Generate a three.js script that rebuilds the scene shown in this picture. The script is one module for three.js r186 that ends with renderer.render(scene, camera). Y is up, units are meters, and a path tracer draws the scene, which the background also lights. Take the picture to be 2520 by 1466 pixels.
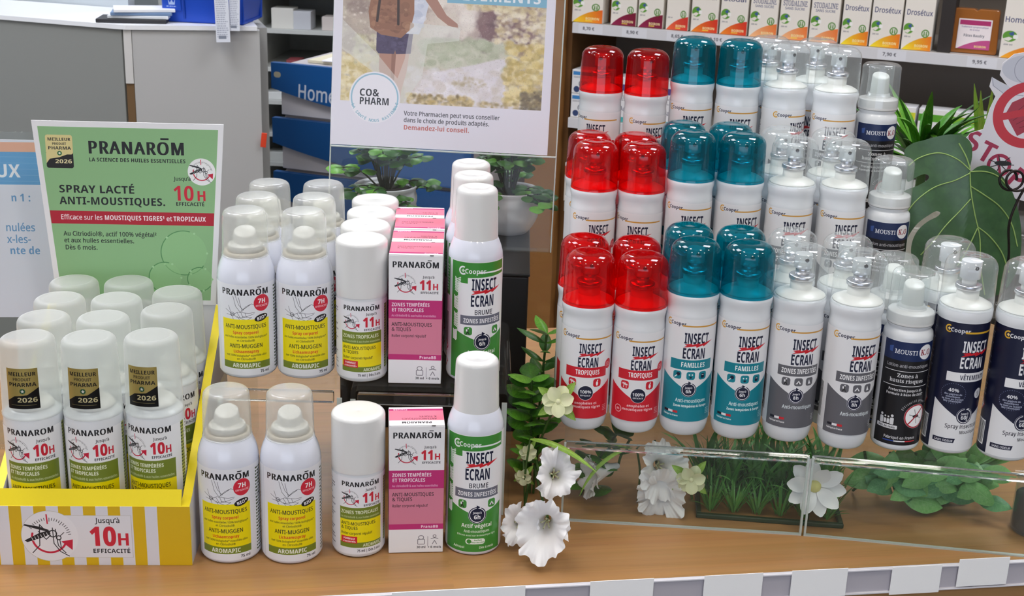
import * as THREE from 'three';
import { RoundedBoxGeometry } from 'three/addons/geometries/RoundedBoxGeometry.js';
import { mergeGeometries } from 'three/addons/utils/BufferGeometryUtils.js';
import { RectAreaLightUniformsLib } from 'three/addons/lights/RectAreaLightUniformsLib.js';

// ---------------------------------------------------------------- camera, light, exposure
const scene = new THREE.Scene();
scene.background = new THREE.Color(0x000000);
const renderer = new THREE.WebGLRenderer({ antialias: true });
renderer.toneMapping = THREE.LinearToneMapping;
renderer.toneMappingExposure = 0.8;
renderer.shadowMap.enabled = true;
RectAreaLightUniformsLib.init();
const camera = new THREE.PerspectiveCamera(2 * Math.atan(733 / 3300) * 180 / Math.PI, 2520 / 1466, 0.05, 30);
camera.position.set(0, 0.5, 0);
camera.rotation.order = 'YXZ';
camera.rotation.set(-18.4 * Math.PI / 180, 0, 2.0 * Math.PI / 180);
camera.focus = 1.03;
camera.userData.fStop = 32;

const CEIL = 1.75, FLOOR = -0.92;
// ---------------------------------------------------------------- helpers
let seed = 7;
const rnd = () => { seed = (seed + 0x6d2b79f5) | 0; let t = Math.imul(seed ^ (seed >>> 15), 1 | seed); t = (t + Math.imul(t ^ (t >>> 7), 61 | t)) ^ t; return ((t ^ (t >>> 14)) >>> 0) / 4294967296; };
const rr = (a, b) => a + (b - a) * rnd();
const PI = Math.PI, D2R = PI / 180;
const V = (x, y, z) => new THREE.Vector3(x, y, z);
const taken = {};
const numbered = (n) => { const k = taken[n] = (taken[n] ?? -1) + 1; return k ? n + '_' + String(k).padStart(3, '0') : n; };
const shade = (o) => { o.traverse((m) => { if (m.isMesh) { m.castShadow = true; m.receiveShadow = true; } }); return o; };
function tag(o, label, category, group, kind) {
  if (label) o.userData.label = label;
  if (category) o.userData.category = category;
  if (group) o.userData.group = group;
  if (kind) o.userData.kind = kind;
  return o;
}
function thing(name, label, category, pos = [0, 0, 0], turn = 0, group) {
  const g = new THREE.Group(); g.name = numbered(name); g.position.set(...pos); g.rotation.y = turn; scene.add(g);
  return tag(g, label, category, group);
}
function part(name, geo, mat, parent, pos, rot) {
  const m = new THREE.Mesh(geo, mat); m.name = name; m.castShadow = m.receiveShadow = true;
  if (pos) m.position.set(...pos); if (rot) m.rotation.set(...rot);
  parent.add(m); return m;
}
function struct(name, geo, mat, pos, rot) { const m = part(name, geo, mat, scene, pos, rot); m.userData.kind = 'structure'; return m; }
const box = (w, h, d) => new THREE.BoxGeometry(w, h, d);
const rbox = (w, h, d, r = 0.001, s = 2) => new RoundedBoxGeometry(w, h, d, s, Math.min(r, w / 2.01, h / 2.01, d / 2.01));
const lathe = (pts, seg = 48) => new THREE.LatheGeometry(pts.map(([r, y]) => new THREE.Vector2(r / 1000, y / 1000)), seg);
const std = (color, roughness = 0.5, o = {}) => new THREE.MeshStandardMaterial({ color, roughness, ...o });
const phys = (color, roughness = 0.5, o = {}) => new THREE.MeshPhysicalMaterial({ color, roughness, ...o });
// arc of a lathe profile in millimetres
const arc = (cx, cy, r, a0, a1, n = 6) => Array.from({ length: n + 1 }, (_, i) => { const a = (a0 + (a1 - a0) * i / n) * D2R; return [cx + r * Math.cos(a), cy + r * Math.sin(a)]; });
function tube(points, radius, seg = 24, rad = 6, closed = false) { return new THREE.TubeGeometry(new THREE.CatmullRomCurve3(points, closed), seg, radius, rad, closed); }

// ---------------------------------------------------------------- drawn textures
function tex(w, h, draw) {
  const c = document.createElement('canvas'); c.width = w; c.height = h;
  draw(c.getContext('2d'), w, h);
  const t = new THREE.CanvasTexture(c); t.colorSpace = THREE.SRGBColorSpace; t.magFilter = THREE.LinearFilter; t.anisotropy = 8;
  return t;
}
// w, h in millimetres, s pixels a millimetre; the origin is the middle of the top edge
const print = (w, h, s, draw) => tex(Math.round(w * s), Math.round(h * s), (c) => { c.scale(s, s); c.translate(w / 2, 0); draw(c, w, h); });
function tx(c, str, x, y, size, o = {}) {
  const { col = '#15151c', bold = false, heavy = bold ? 0 : 2.5, sx = 1, al = 'center', sp = 0, rot = 0, fam = 'sans-serif', fit } = o;
  c.save(); c.translate(x, y); if (rot) c.rotate(rot);
  c.font = (bold ? 'bold ' : '') + '100px ' + fam; const k = size / 100;
  let w = c.measureText(str).width + sp * 100 * (str.length - 1), kx = k * sx;
  if (fit) kx = fit / w;
  c.scale(kx, k); c.fillStyle = col; c.textAlign = 'left'; c.textBaseline = 'alphabetic';
  let px = al === 'center' ? -w / 2 : al === 'right' ? -w : 0;
  if (heavy && !sp) { c.strokeStyle = col; c.lineWidth = heavy; c.lineJoin = 'round'; c.strokeText(str, px, 0); }
  if (!sp) c.fillText(str, px, 0); else for (const ch of str) { c.fillText(ch, px, 0); px += c.measureText(ch).width + sp * 100; }
  c.restore();
}
const rect = (c, x, y, w, h, col) => { c.fillStyle = col; c.fillRect(x, y, w, h); };
const disc = (c, x, y, r, col, rx = r) => { c.fillStyle = col; c.beginPath(); c.ellipse(x, y, rx, r, 0, 0, 7); c.fill(); };
const poly = (c, pts, col) => { c.fillStyle = col; c.beginPath(); pts.forEach(([x, y], i) => i ? c.lineTo(x, y) : c.moveTo(x, y)); c.closePath(); c.fill(); };
const line = (c, pts, col, w) => { c.strokeStyle = col; c.lineWidth = w; c.lineCap = 'round'; c.lineJoin = 'round'; c.beginPath(); pts.forEach(([x, y], i) => i ? c.lineTo(x, y) : c.moveTo(x, y)); c.stroke(); };
const ring = (c, x, y, r, col, w, a0 = 0, a1 = 7) => { c.strokeStyle = col; c.lineWidth = w; c.beginPath(); c.arc(x, y, r, a0, a1); c.stroke(); };
const rrect = (c, x, y, w, h, r, col) => { c.fillStyle = col; c.beginPath(); c.roundRect(x, y, w, h, r); c.fill(); };
// illegible small print: rows of short dashes
function small(c, x, y, w, rows, step, col, size = step * 0.5) {
  for (let i = 0; i < rows; i++) { let p = x; const end = x + w * rr(0.75, 1); while (p < end) { const l = rr(0.5, 2.4) * step * 0.5; rect(c, p, y + i * step, Math.min(l, end - p), size, col); p += l + step * 0.3; } }
}
function barcode(c, x, y, w, h, col = '#111', back = '#fff') { rect(c, x - 1, y - 1, w + 2, h + 2, back); let p = x; while (p < x + w) { const l = rr(0.15, 0.7); rect(c, p, y, l, h, col); p += l + rr(0.2, 0.6); } }
// the dial with an insect and a red arrow
function dial(c, x, y, r, disk) {
  c.save(); c.translate(x, y); c.scale(r / 100, r / 100);
  if (disk) disc(c, 0, 0, 118, '#f1f0f2');
  for (let a = -60; a <= 80; a += 7) { const s = a * D2R - PI / 2, R1 = a % 5 === 3 ? 78 : 84; line(c, [[R1 * Math.cos(s), R1 * Math.sin(s)], [95 * Math.cos(s), 95 * Math.sin(s)]], '#222', 2.4); }
  line(c, [[-4, -68], [-6, -110]], '#c8173a', 6);
  ring(c, 0, 0, 74, '#c8173a', 9, 0.45, 3.4);
  poly(c, [[50, 20], [100, 10], [96, 62]], '#c8173a');
  poly(c, [[-108, -58], [-102, -64], [-40, -52], [0, -36], [-6, -28], [-50, -40]], '#15151c');
  poly(c, [[-108, 16], [-40, -22], [2, -34], [6, -16], [-30, 2], [-96, 24]], '#15151c');
  for (let i = 0; i < 6; i++) line(c, [[-76 + i * 13, 2 - i * 5], [-70 + i * 13, 18 - i * 5]], '#f4f4f6', 2.6);
  ring(c, 16, -18, 16, '#15151c', 5); ring(c, 40, 2, 10, '#15151c', 4);
  line(c, [[46, -6], [64, -24]], '#15151c', 3); line(c, [[44, 10], [48, 48]], '#15151c', 3.4);
  for (const p of [[[-8, -24], [-38, -62], [-44, 40], [-76, 76]], [[6, -10], [-14, 10], [-46, -30]], [[16, -46], [18, 30], [44, 70], [80, 92]], [[28, -40], [36, 40], [66, 76]]]) line(c, p, '#15151c', 3.6);
  c.restore();
}
// pencil-like sketch of the insect hanging by its legs
function sketch(c, x, y, s) {
  c.save(); c.translate(x, y); c.scale(s, s);
  for (const p of [[[-6, -20], [-2, -4], [4, 4]], [[-2, -20], [3, -6], [10, 2]], [[3, -18], [5, -8], [8, 4]], [[8, 2], [22, -8], [34, -2]], [[4, 6], [14, -4], [20, -7]], [[-14, -4], [-10, 8], [-4, 10]], [[-20, 2], [-8, 9]], [[-18, 10], [-8, 11]], [[-8, 8], [0, 14], [12, 13], [26, 8]], [[-8, 10], [2, 5], [18, 7], [27, 6]], [[-10, 9], [-6, 18], [4, 18], [0, 12]], [[2, 14], [14, 18], [22, 14], [8, 12]], [[0, 6], [4, 13]], [[6, 6], [9, 14]], [[12, 6], [14, 13]]]) line(c, p, '#4a4a50', 0.55);
  ring(c, -8, 9, 3, '#4a4a50', 0.7);
  c.restore();
}
const logo = (c, x, y, h, col, mark, inner) => { // round C mark with a cross
  ring(c, x, y, h, mark, h * 0.42, 0.9, 5.2);
  rect(c, x - h * 0.15, y - h * 0.45, h * 0.34, h * 0.95, inner); rect(c, x - h * 0.45, y - h * 0.15, h * 0.95, h * 0.34, inner);
  tx(c, 'Cooper', x + h * 0.5, y + h * 0.75, h * 1.75, { col, bold: true, al: 'left', sx: 0.95 });
};
function insect(c, y0, col, x = 0, k = 1) {
  tx(c, 'INSECT', x + 0.5, y0 + 8.6 * k, 11.6 * k, { bold: true, heavy: 1.5, col, fit: 19.8 * k });
  tx(c, 'ECRAN', x - 1, y0 + 20.9 * k, 11.6 * k, { bold: true, heavy: 1.5, col, fit: 18.4 * k });
  poly(c, [[-9, 9.4], [-3.4, 8.4], [-3, 9.4], [2.2, 8], [2.6, 9.2], [8, 7.8], [14.5, 6.6], [6, 11], [5.6, 9.9], [0.4, 11.6], [0, 10.4], [-9.6, 12], [-7, 10.4]].map(([a, b]) => [x + a * k, y0 + b * k]), '#d21f2b');
}
const NAVY = '#161a36';
function sidePrint(c, h, acc) {
  small(c, -58, 14, 16, Math.round((h - 30) / 2.2), 2.2, '#3c3c46'); rect(c, -58, 6, 15, 6, acc);
  small(c, 34, 14, 20, Math.round((h - 34) / 2.2), 2.2, '#3c3c46'); rect(c, 34, 6, 20, 6, acc);
  barcode(c, -40, h * 0.55, 9, h * 0.34);
}
function circle6(c, x, y, r, a, b) {
  disc(c, x, y, r * 1.02, '#f4f4f6'); ring(c, x, y, r * 0.94, NAVY, r * 0.1, -1.1, 4.6); disc(c, x, y, r * 0.8, NAVY); poly(c, [[x - r * 0.1, y - r * 1.2], [x + r * 0.3, y - r * 0.96], [x - r * 0.1, y - r * 0.72]], NAVY);
  tx(c, a, x, y - r * 0.16, r * 0.36, { col: '#fff', bold: true, fit: r * 0.95 }); tx(c, b, x, y + r * 0.46, r * 0.66, { col: '#fff', bold: true });
}
function flag(c, x, y, w, dark) { rect(c, x, y, w / 3, 1.9, dark); rect(c, x + w / 3, y, w / 3, 1.9, '#f2f2f4'); rect(c, x + 2 * w / 3, y, w / 3, 1.9, '#d02a35'); }
function pictos(c, list, y, col) {
  for (const [x, k] of list) {
    rrect(c, x - 3.3, y - 3.3, 6.6, 6.6, 1.9, col);
    const w = '#f6f6f8';
    if (k === 'palm') { line(c, [[x - 1, y + 2.2], [x - 0.6, y - 0.6]], w, 0.6); line(c, [[x + 1.4, y + 2.2], [x + 1.2, y]], w, 0.5); for (let a = 0; a < 5; a++) { line(c, [[x - 0.6, y - 0.7], [x - 0.6 + 1.7 * Math.cos(a * 0.75 + 3.2), y - 0.7 + 1.2 * Math.sin(a * 0.75 + 3.2)]], w, 0.5); line(c, [[x + 1.2, y], [x + 1.2 + 1.4 * Math.cos(a * 0.75 + 3.2), y + Math.sin(a * 0.75 + 3.2)]], w, 0.4); } }
    if (k === 'foot') { disc(c, x, y + 0.6, 1.9, w, 1); disc(c, x + 0.4, y - 1.9, 0.6, w); }
    if (k === 'rack') { disc(c, x + 0.8, y - 0.8, 1.5, NAVY); line(c, [[x - 0.3, y + 0.4], [x - 2, y + 2]], w, 0.7); }
    if (k === 'face') { disc(c, x - 1.1, y - 0.8, 0.6, w); disc(c, x + 1.2, y - 0.8, 0.6, w); disc(c, x, y + 1.4, 0.9, NAVY); }
    if (k === 'case') { rrect(c, x - 1.4, y - 1.6, 2.9, 3.6, 0.6, NAVY); rect(c, x - 0.8, y - 0.9, 1.7, 0.6, w); }
    if (k === 'walk') { disc(c, x + 0.3, y - 2.1, 0.6, w); line(c, [[x + 0.1, y - 1.2], [x, y + 0.4], [x - 1.1, y + 2.4]], '#222', 0.8); line(c, [[x, y + 0.4], [x + 1, y + 2.4]], '#222', 0.7); rect(c, x - 1.5, y - 1.4, 1.2, 1.8, w); }
    if (k === 'tent') { poly(c, [[x - 2.2, y + 1.6], [x, y - 1.4], [x + 2.2, y + 1.6]], w); poly(c, [[x - 0.8, y + 1.6], [x, y - 0.2], [x + 0.8, y + 1.6]], '#333'); }
    if (k === 'hut') { poly(c, [[x - 1.4, y + 1.8], [x - 0.6, y - 2], [x + 1.2, y + 1.8]], w); }
  }
}
const WHITE = '#eeeef0', L = {};
function repellent(kind, h) {
  const o = h === 73 ? -0.5 : 0;
  return print(124, h, 8, (c) => {
    rect(c, -62, 0, 124, h, WHITE);
    const col = { red: '#d41f30', teal: '#0e8596', grey: '#66666c' }[kind];
    logo(c, -22.5, 4.2 + (o ? 1 : 0), 2.3, NAVY, '#e0a23a', '#e9c27e'); rect(c, -11, 5.2 + (o ? 1.4 : 0), 34, 1.1, '#d59a3c');
    insect(c, 11, NAVY, 0.5, o ? 0.92 : 1);
    const by = o ? 30.5 : 33;
    rect(c, -19, by, 35, 8.2, col);
    tx(c, { red: 'TROPIQUES', teal: 'FAMILLES', grey: 'ZONES INFESTÉES' }[kind], kind === 'grey' ? -1 : -0.5, by + 6, 5.6, { col: '#fff', bold: true, fit: kind === 'grey' ? 30 : 19.5 });
    const v = by + 26;
    poly(c, [[-26, by + 12], [-26, h], [21, h], [21, by + 12], [-2.5, v]], col);
    pictos(c, { red: [[-12.6, 'palm'], [7.5, 'foot']], teal: [[-12.4, 'rack'], [-1.8, 'face'], [8, 'case']], grey: [[-11.5, 'walk'], [-1.8, 'tent'], [7.5, 'hut']] }[kind], by + 12.8, col);
    if (kind === 'red') {
      disc(c, -1.5, by + 21, 6.1, '#fff'); disc(c, -1.5, by + 21, 5.8, NAVY); tx(c, '100%', -1.5, by + 21.4, 3.6, { col: '#fff', bold: true }); tx(c, 'EFFICACE', -1.5, by + 23.8, 1.8, { col: '#fff', bold: true });
      tx(c, 'anophèles et', -1, by + 30.6, 2.9, { col: '#fbd9dc', bold: true }); tx(c, 'moustiques tigres', -1, by + 33.8, 2.9, { col: '#fbd9dc', bold: true });
      ring(c, -17.5, by + 33.6, 2.9, '#fbd9dc', 0.5); tx(c, '8h', -17.5, by + 34.6, 2.4, { col: '#fbd9dc', bold: true });
      disc(c, 18.4, by - 1, 4, col); small(c, 15.6, by - 2.6, 5.6, 3, 1.3, '#f4b6bb');
    } else {
      circle6(c, -2.6, v - 1.6, 5.9, 'Jusqu\u2019à', kind === 'teal' ? '6h' : '8h');
      tx(c, 'Anti-moustiques', 0, by + 35, 4.1, { col: '#e9f3f5', fit: 25 });
      if (kind === 'teal') tx(c, 'Zones tempérées & Europe', 0, by + 39, 2.8, { col: '#fff', bold: true, fit: 28 });
      flag(c, -22, by + 42.6, 12, '#1c1c2c'); tx(c, 'Fabriqué en France', -16, by + 47.4, 2.1, { col: '#fff', bold: true, fit: 13 });
    }
    small(c, 14, h - 10, 5, 4, 1.4, 'rgba(255,255,255,.65)');
    sidePrint(c, h, kind === 'red' ? '#c52638' : kind === 'teal' ? '#0f6e66' : '#2a2a2e');
    line(c, [[29, 0.5], [29, h]], '#d4d4d8', 0.3);
  });
}
L.red = repellent('red', 73); L.teal = repellent('teal', 84); L.grey = repellent('grey', 84);
L.navy = print(122.5, 104, 8, (c) => {
  rect(c, -62, 0, 124, 104, '#f0f0f2'); rect(c, -30, 0, 61, 104, NAVY);
  poly(c, [[-25, 63], [-25, 104], [31, 104], [31, 62], [-2, 79]], '#f0f0f2');
  logo(c, -21, 6, 2.6, '#f0f0f2', '#e3b02f', '#f5d47e'); rect(c, -8.5, 6.8, 33, 1.5, '#e3b02f');
  insect(c, 14, '#f4f4f6', 1, 1.06);
  rect(c, -18, 39.6, 38, 7.4, '#f4f4f6'); tx(c, 'VÊTEMENTS', 3, 45.4, 5.2, { bold: true, col: NAVY, fit: 22 });
  for (let a = 0; a < 34; a++) disc(c, -11 + 9.2 * Math.cos(a * 0.185), 57 + 8.2 * Math.sin(a * 0.185), 0.28, '#8d96b8');
  tx(c, '40%', -11, 55.6, 4, { col: '#f4f4f6', bold: true }); for (const [t, y] of [['des piqûres de', 58.2], ['moustiques', 60.2], ['se font au travers', 62.2], ['des vêtements', 64]]) tx(c, t, -11, y, 1.9, { col: '#c6cce0', bold: true });
  disc(c, 10.4, 57.5, 4.2, '#e8e8ec'); tx(c, '5', 10, 59.4, 5, { col: '#8a8a92' });
  circle6(c, 0, 75, 6.6, 'Jusqu\u2019à', '60j');
  tx(c, 'Spray insecticide', 1, 85.4, 4.5, { col: '#23232c', fit: 30 }); tx(c, 'Moustiques', 6, 90, 3.7, { col: '#23232c', fit: 17 });
  poly(c, [[-22, 94], [-5, 94], [-6, 97.6], [-22, 97.6]], NAVY); tx(c, 'SANS ODEUR', -13.6, 96.9, 2.4, { col: '#f4f4f6', fit: 14 });
  tx(c, 'Dès 24 mois', 20, 98, 2.2, { col: '#33333a' }); for (const x of [17, 20, 23]) { disc(c, x, 91, 0.8, '#33333a'); rect(c, x - 0.8, 92, 1.6, 3.4, '#33333a'); }
  small(c, -48, 8, 13, 24, 2.2, '#5a6388'); rect(c, -56, 0, 26.5, 104, NAVY); small(c, -54, 6, 20, 25, 2.2, '#8f98ba');
  poly(c, [[-40, 61], [-34, 68], [-40, 75], [-46, 68]], '#d0303c'); poly(c, [[-40, 63], [-35.6, 68], [-40, 73], [-44.4, 68]], '#fff'); rect(c, -40.5, 65, 1, 3.4, '#111'); rect(c, -40.5, 69.4, 1, 1, '#111');
  barcode(c, -39, 80, 9, 18);
});
L.black = print(117, 84, 8, (c) => {
  rect(c, -60, 0, 120, 84, WHITE); rect(c, -22, 0, 45, 84, '#17161a'); rect(c, -22, 0, 45, 15, '#1b2c58');
  tx(c, 'MOUSTI', -3.4, 9.6, 4.8, { col: '#f4f4f6', fam: 'serif', fit: 17.5 });
  disc(c, 12.4, 7.6, 6, '#f4f4f6'); tx(c, 'K.O', 12.4, 10, 6.4, { col: '#8e1c2b', fam: 'serif', bold: true, fit: 9.6 });
  poly(c, [[-17, 5], [-13.5, 4], [-14, 9], [-16.5, 9]], '#3c5a9c');
  const w = '#e8e8ea';
  tx(c, 'Lotion anti-moustiques', 0, 20.4, 3.6, { col: '#bdbdc2', fit: 35 }); rect(c, -19, 23.2, 38, 0.5, w);
  tx(c, 'Zones à', 0, 28.4, 4.2, { col: w, fam: 'serif', bold: true }); tx(c, 'hauts risques', 0, 32.6, 4.2, { col: w, fam: 'serif', bold: true, fit: 27 }); rect(c, -19, 35, 38, 0.5, w);
  tx(c, 'Protection jusqu\u2019à 8h', 0, 39.8, 2.8, { col: w, bold: true, fit: 27 }); tx(c, 'Formule à base de DEET', 0, 43, 2.8, { col: w, bold: true, fit: 30 });
  for (let i = 0; i < 17; i++) { const a = 3.6 + i * 0.11; tx(c, 'Efficacité prouvée'[i], 11 + 12.2 * Math.cos(a), 60 + 12.2 * Math.sin(a), 2.4, { col: '#c8c8cc', rot: a + PI / 2 }); }
  disc(c, 11, 60, 10, '#fff'); ring(c, 11, 60, 9.3, '#b32a38', 1.1); dial(c, 12, 61, 0.01); for (let a = 0; a < 6; a++) line(c, [[11, 60], [11 + 6 * Math.cos(a + 0.4), 60 + 6 * Math.sin(a + 0.4)]], '#222', 0.35); disc(c, 11, 60, 1.2, '#222', 3); line(c, [[4.5, 66.5], [17.5, 53.5]], '#b32a38', 1.1);
  for (const [x, s] of [[-16, 1], [-13, 0.7], [-10.5, 0.7], [-7.6, 1]]) { disc(c, x, 60.4 + (1 - s) * 4, 1.1 * s, w); rrect(c, x - 1.5 * s, 62 + (1 - s) * 4, 3 * s, 5.6 * s, 0.8, w); }
  rrect(c, -20, 68, 17, 3.2, 0.7, w); tx(c, 'Dès 24 mois', -11.5, 70.5, 2.4, { bold: true });
  tx(c, 'Fabriqué en France', 0, 79, 3.1, { col: w, fit: 25 }); rect(c, -13, 80.2, 8.6, 1, '#2b49a0'); rect(c, -4.4, 80.2, 8.6, 1, '#f4f4f6'); rect(c, 4.2, 80.2, 8.6, 1, '#c9303a');
  small(c, -56, 8, 26, 30, 2.3, '#50505a'); small(c, 30, 8, 24, 30, 2.3, '#50505a');
});
const YEL = '#f4e200', OLIVE = '#76862a', PINK = '#e8839c', MAG = '#c42a75', RED = '#cf2036';
const brand = (c, x, y, size, fit) => { for (const d of [-0.005, 0, 0.005, 0.01]) tx(c, 'PRANAROM', x + fit * d, y, size, { sp: 0.08, fit, col: '#17171b' }); rect(c, x + fit * 0.255, y - size * 0.96, fit * 0.085, size * 0.1, '#17171b'); };
const hours = (c, n, x, y, k) => { tx(c, 'Jusqu\u2019à', x, y - 7.4 * k, 2.2 * k, { col: '#222' }); tx(c, n, x - 1.7 * k, y, 8.4 * k, { col: RED, bold: true, heavy: 4, fit: 7.8 * k }); tx(c, 'H', x + 4.2 * k, y, 5.6 * k, { col: RED, bold: true }); tx(c, 'EFFICACITÉ', x + 0.6 * k, y + 2.5 * k, 1.9 * k, { bold: true, fit: 11 * k }); };
L.spray = print(139.5, 73, 8, (c) => {
  rect(c, -70, 0, 140, 73, '#ecedf2'); brand(c, 0, 8.4, 6.6, 39); sketch(c, -6, 19, 0.5);
  disc(c, 13.4, 15, 6.6, '#d7263c'); tx(c, '7H', 13.4, 15.4, 5.2, { col: '#fff', bold: true }); tx(c, 'EFFICACITÉ', 13.4, 18, 1.9, { col: '#f8c9cf', bold: true });
  rect(c, -19.5, 27.6, 39, 36, YEL); rect(c, -19.5, 62, 39, 5.6, OLIVE);
  c.save(); c.translate(12.6, 26.8); c.rotate(-0.24); disc(c, 0, 0, 2.7, '#15151a', 5.6); tx(c, 'BIO*', 0.4, 1.4, 3.6, { col: '#fff', bold: true }); c.restore();
  tx(c, 'ANTI-MOUSTIQUES', 0, 35, 4.3, { fit: 33.5, col: '#20231a' }); tx(c, 'Spray corporel', 0, 39.4, 3.3, { fit: 20, col: '#d5351f', bold: true });
  tx(c, 'aux huiles essentielles 100% biologiques*', 0, 42.6, 2.3, { fit: 35, col: '#4a4a20' }); tx(c, 'et Citriodiol®', 0, 45.4, 2.3, { col: '#4a4a20' });
  tx(c, 'ANTI-MUGGEN', 0, 50.6, 4.3, { fit: 26.5, col: '#20231a' }); tx(c, 'Lichaamsspray', 0, 54.6, 3.3, { fit: 20, col: '#d5351f', bold: true });
  tx(c, 'met 100% biologische* essentiële oliën', 0, 57.6, 2.3, { fit: 33, col: '#4a4a20' }); tx(c, 'en Citriodiol®', 0, 60.4, 2.3, { col: '#4a4a20' });
  tx(c, 'AROMAPIC', 0, 66.6, 4.6, { fit: 22, col: '#f2f4e6', bold: true }); tx(c, '75 ml', 14.6, 71.4, 3, { bold: true });
  small(c, 26, 4, 11, 26, 2.6, '#4d5a3a'); rect(c, 38, 6, 3, 60, '#7c8b33'); small(c, 44, 6, 22, 26, 2.6, '#4d5a3a'); small(c, -66, 6, 36, 26, 2.6, '#5a5a62'); line(c, [[-24, 0], [-24, 73]], '#c6c8d2', 0.3);
});
L.roller = print(123.8, 62, 8, (c) => {
  rect(c, -62, 0, 124, 62, '#eeeef2'); brand(c, 0, 7, 5, 30); dial(c, -8, 16.6, 6.6); hours(c, '11', 8, 20, 1.25);
  rect(c, -16.5, 24, 33.5, 9.8, OLIVE); tx(c, 'ZONES TROPICALES', -15.4, 29, 3.6, { al: 'left', col: '#f0f3dc', fit: 29.5 }); tx(c, 'Au Citriodiol® & aux huiles essentielles', -15.4, 32.4, 2.1, { al: 'left', col: '#c3cd96', fit: 31 });
  rect(c, -16.5, 33.8, 33.5, 18.6, YEL); tx(c, 'ANTI-MOUSTIQUES', -15.4, 38.2, 3.5, { al: 'left', fit: 27, col: '#20231a' }); tx(c, '& TIQUES', -15.4, 41.8, 3.5, { al: 'left', fit: 13, col: '#20231a' }); tx(c, 'Roller corporel répulsif', -15.4, 46, 2.7, { al: 'left', fit: 24, col: '#20231a' });
  rect(c, -15.4, 47.6, 12.6, 5.4, '#d3242e'); tx(c, 'FORMULE', -9, 50.1, 2.2, { col: '#fff', bold: true, fit: 9 }); tx(c, '«CONCENTRÉE»', -9, 52.4, 1.8, { col: '#fff', bold: true, fit: 10.6 });
  rect(c, -16.5, 52.4, 33.5, 4.2, OLIVE); rect(c, -15.4, 47.6, 12.6, 5.4, '#d3242e'); tx(c, 'FORMULE', -9, 50.1, 2.2, { col: '#fff', bold: true, fit: 9 }); tx(c, '«CONCENTRÉE»', -9, 52.4, 1.8, { col: '#fff', bold: true, fit: 10.6 });
  tx(c, 'AROMAPIC', 16.4, 55.9, 3.5, { al: 'right', col: '#eef2d8', fit: 15 }); tx(c, '75 ml | Dès 3 ans', 16, 60.2, 2.8, { al: 'right', bold: true, fit: 19 });
  for (const x of [21, 26]) { rect(c, x, 4, 3.6, 52, '#a3ad5a'); small(c, x, 4, 3.6, 24, 2.2, '#404a22'); } small(c, 34, 5, 24, 24, 2.2, '#5a5a62'); small(c, -58, 5, 36, 24, 2.2, '#5a5a62');
});
L.frosted = print(132, 92, 8, (c) => {
  rect(c, -66, 0, 132, 92, '#eff0f1'); c.translate(0, -3.4); brand(c, 0, 7.6, 6, 36); dial(c, -9.6, 19, 8.8); hours(c, '10', 9.4, 23, 1.38);
  rect(c, -19.5, 28, 40, 14.6, OLIVE); tx(c, 'ZONES TEMPÉRÉES', -18, 33.2, 3.8, { al: 'left', col: '#eff3dc', bold: true, fit: 29 }); tx(c, 'ET TROPICALES', -18, 37.2, 3.8, { al: 'left', col: '#eff3dc', bold: true, fit: 23 }); tx(c, 'Au citriodiol® & aux huiles essentielles', -18, 41, 2.6, { al: 'left', col: '#c6cfa0', fit: 37 });
  rect(c, -19.5, 42.6, 40, 38, YEL); tx(c, 'ANTI-MOUSTIQUES', -17.4, 48.6, 4.3, { al: 'left', fit: 33, col: '#20231a' }); tx(c, '& TIQUES', -17.4, 53, 4.3, { al: 'left', fit: 16, col: '#20231a' }); tx(c, 'Spray lacté', -17.4, 58, 3.2, { al: 'left', col: '#20231a' });
  rect(c, -19.5, 80.6, 40, 6, OLIVE);
  rect(c, 27, 2, 4.4, 84, '#b0b75e'); small(c, 27, 2, 4.4, 34, 2.4, '#404a22'); small(c, 34, 2, 11, 6, 2.2, '#5a5a62'); tx(c, 'Citriodiol', 39, 18, 3, { col: '#55555c' }); tx(c, '10H', 38, 28, 3.6, { col: RED, bold: true }); small(c, 34, 32, 12, 20, 2.4, '#70707a'); small(c, -62, 4, 34, 34, 2.4, '#6a6a72');
});
const GREEN = '#3f8f38';
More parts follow.
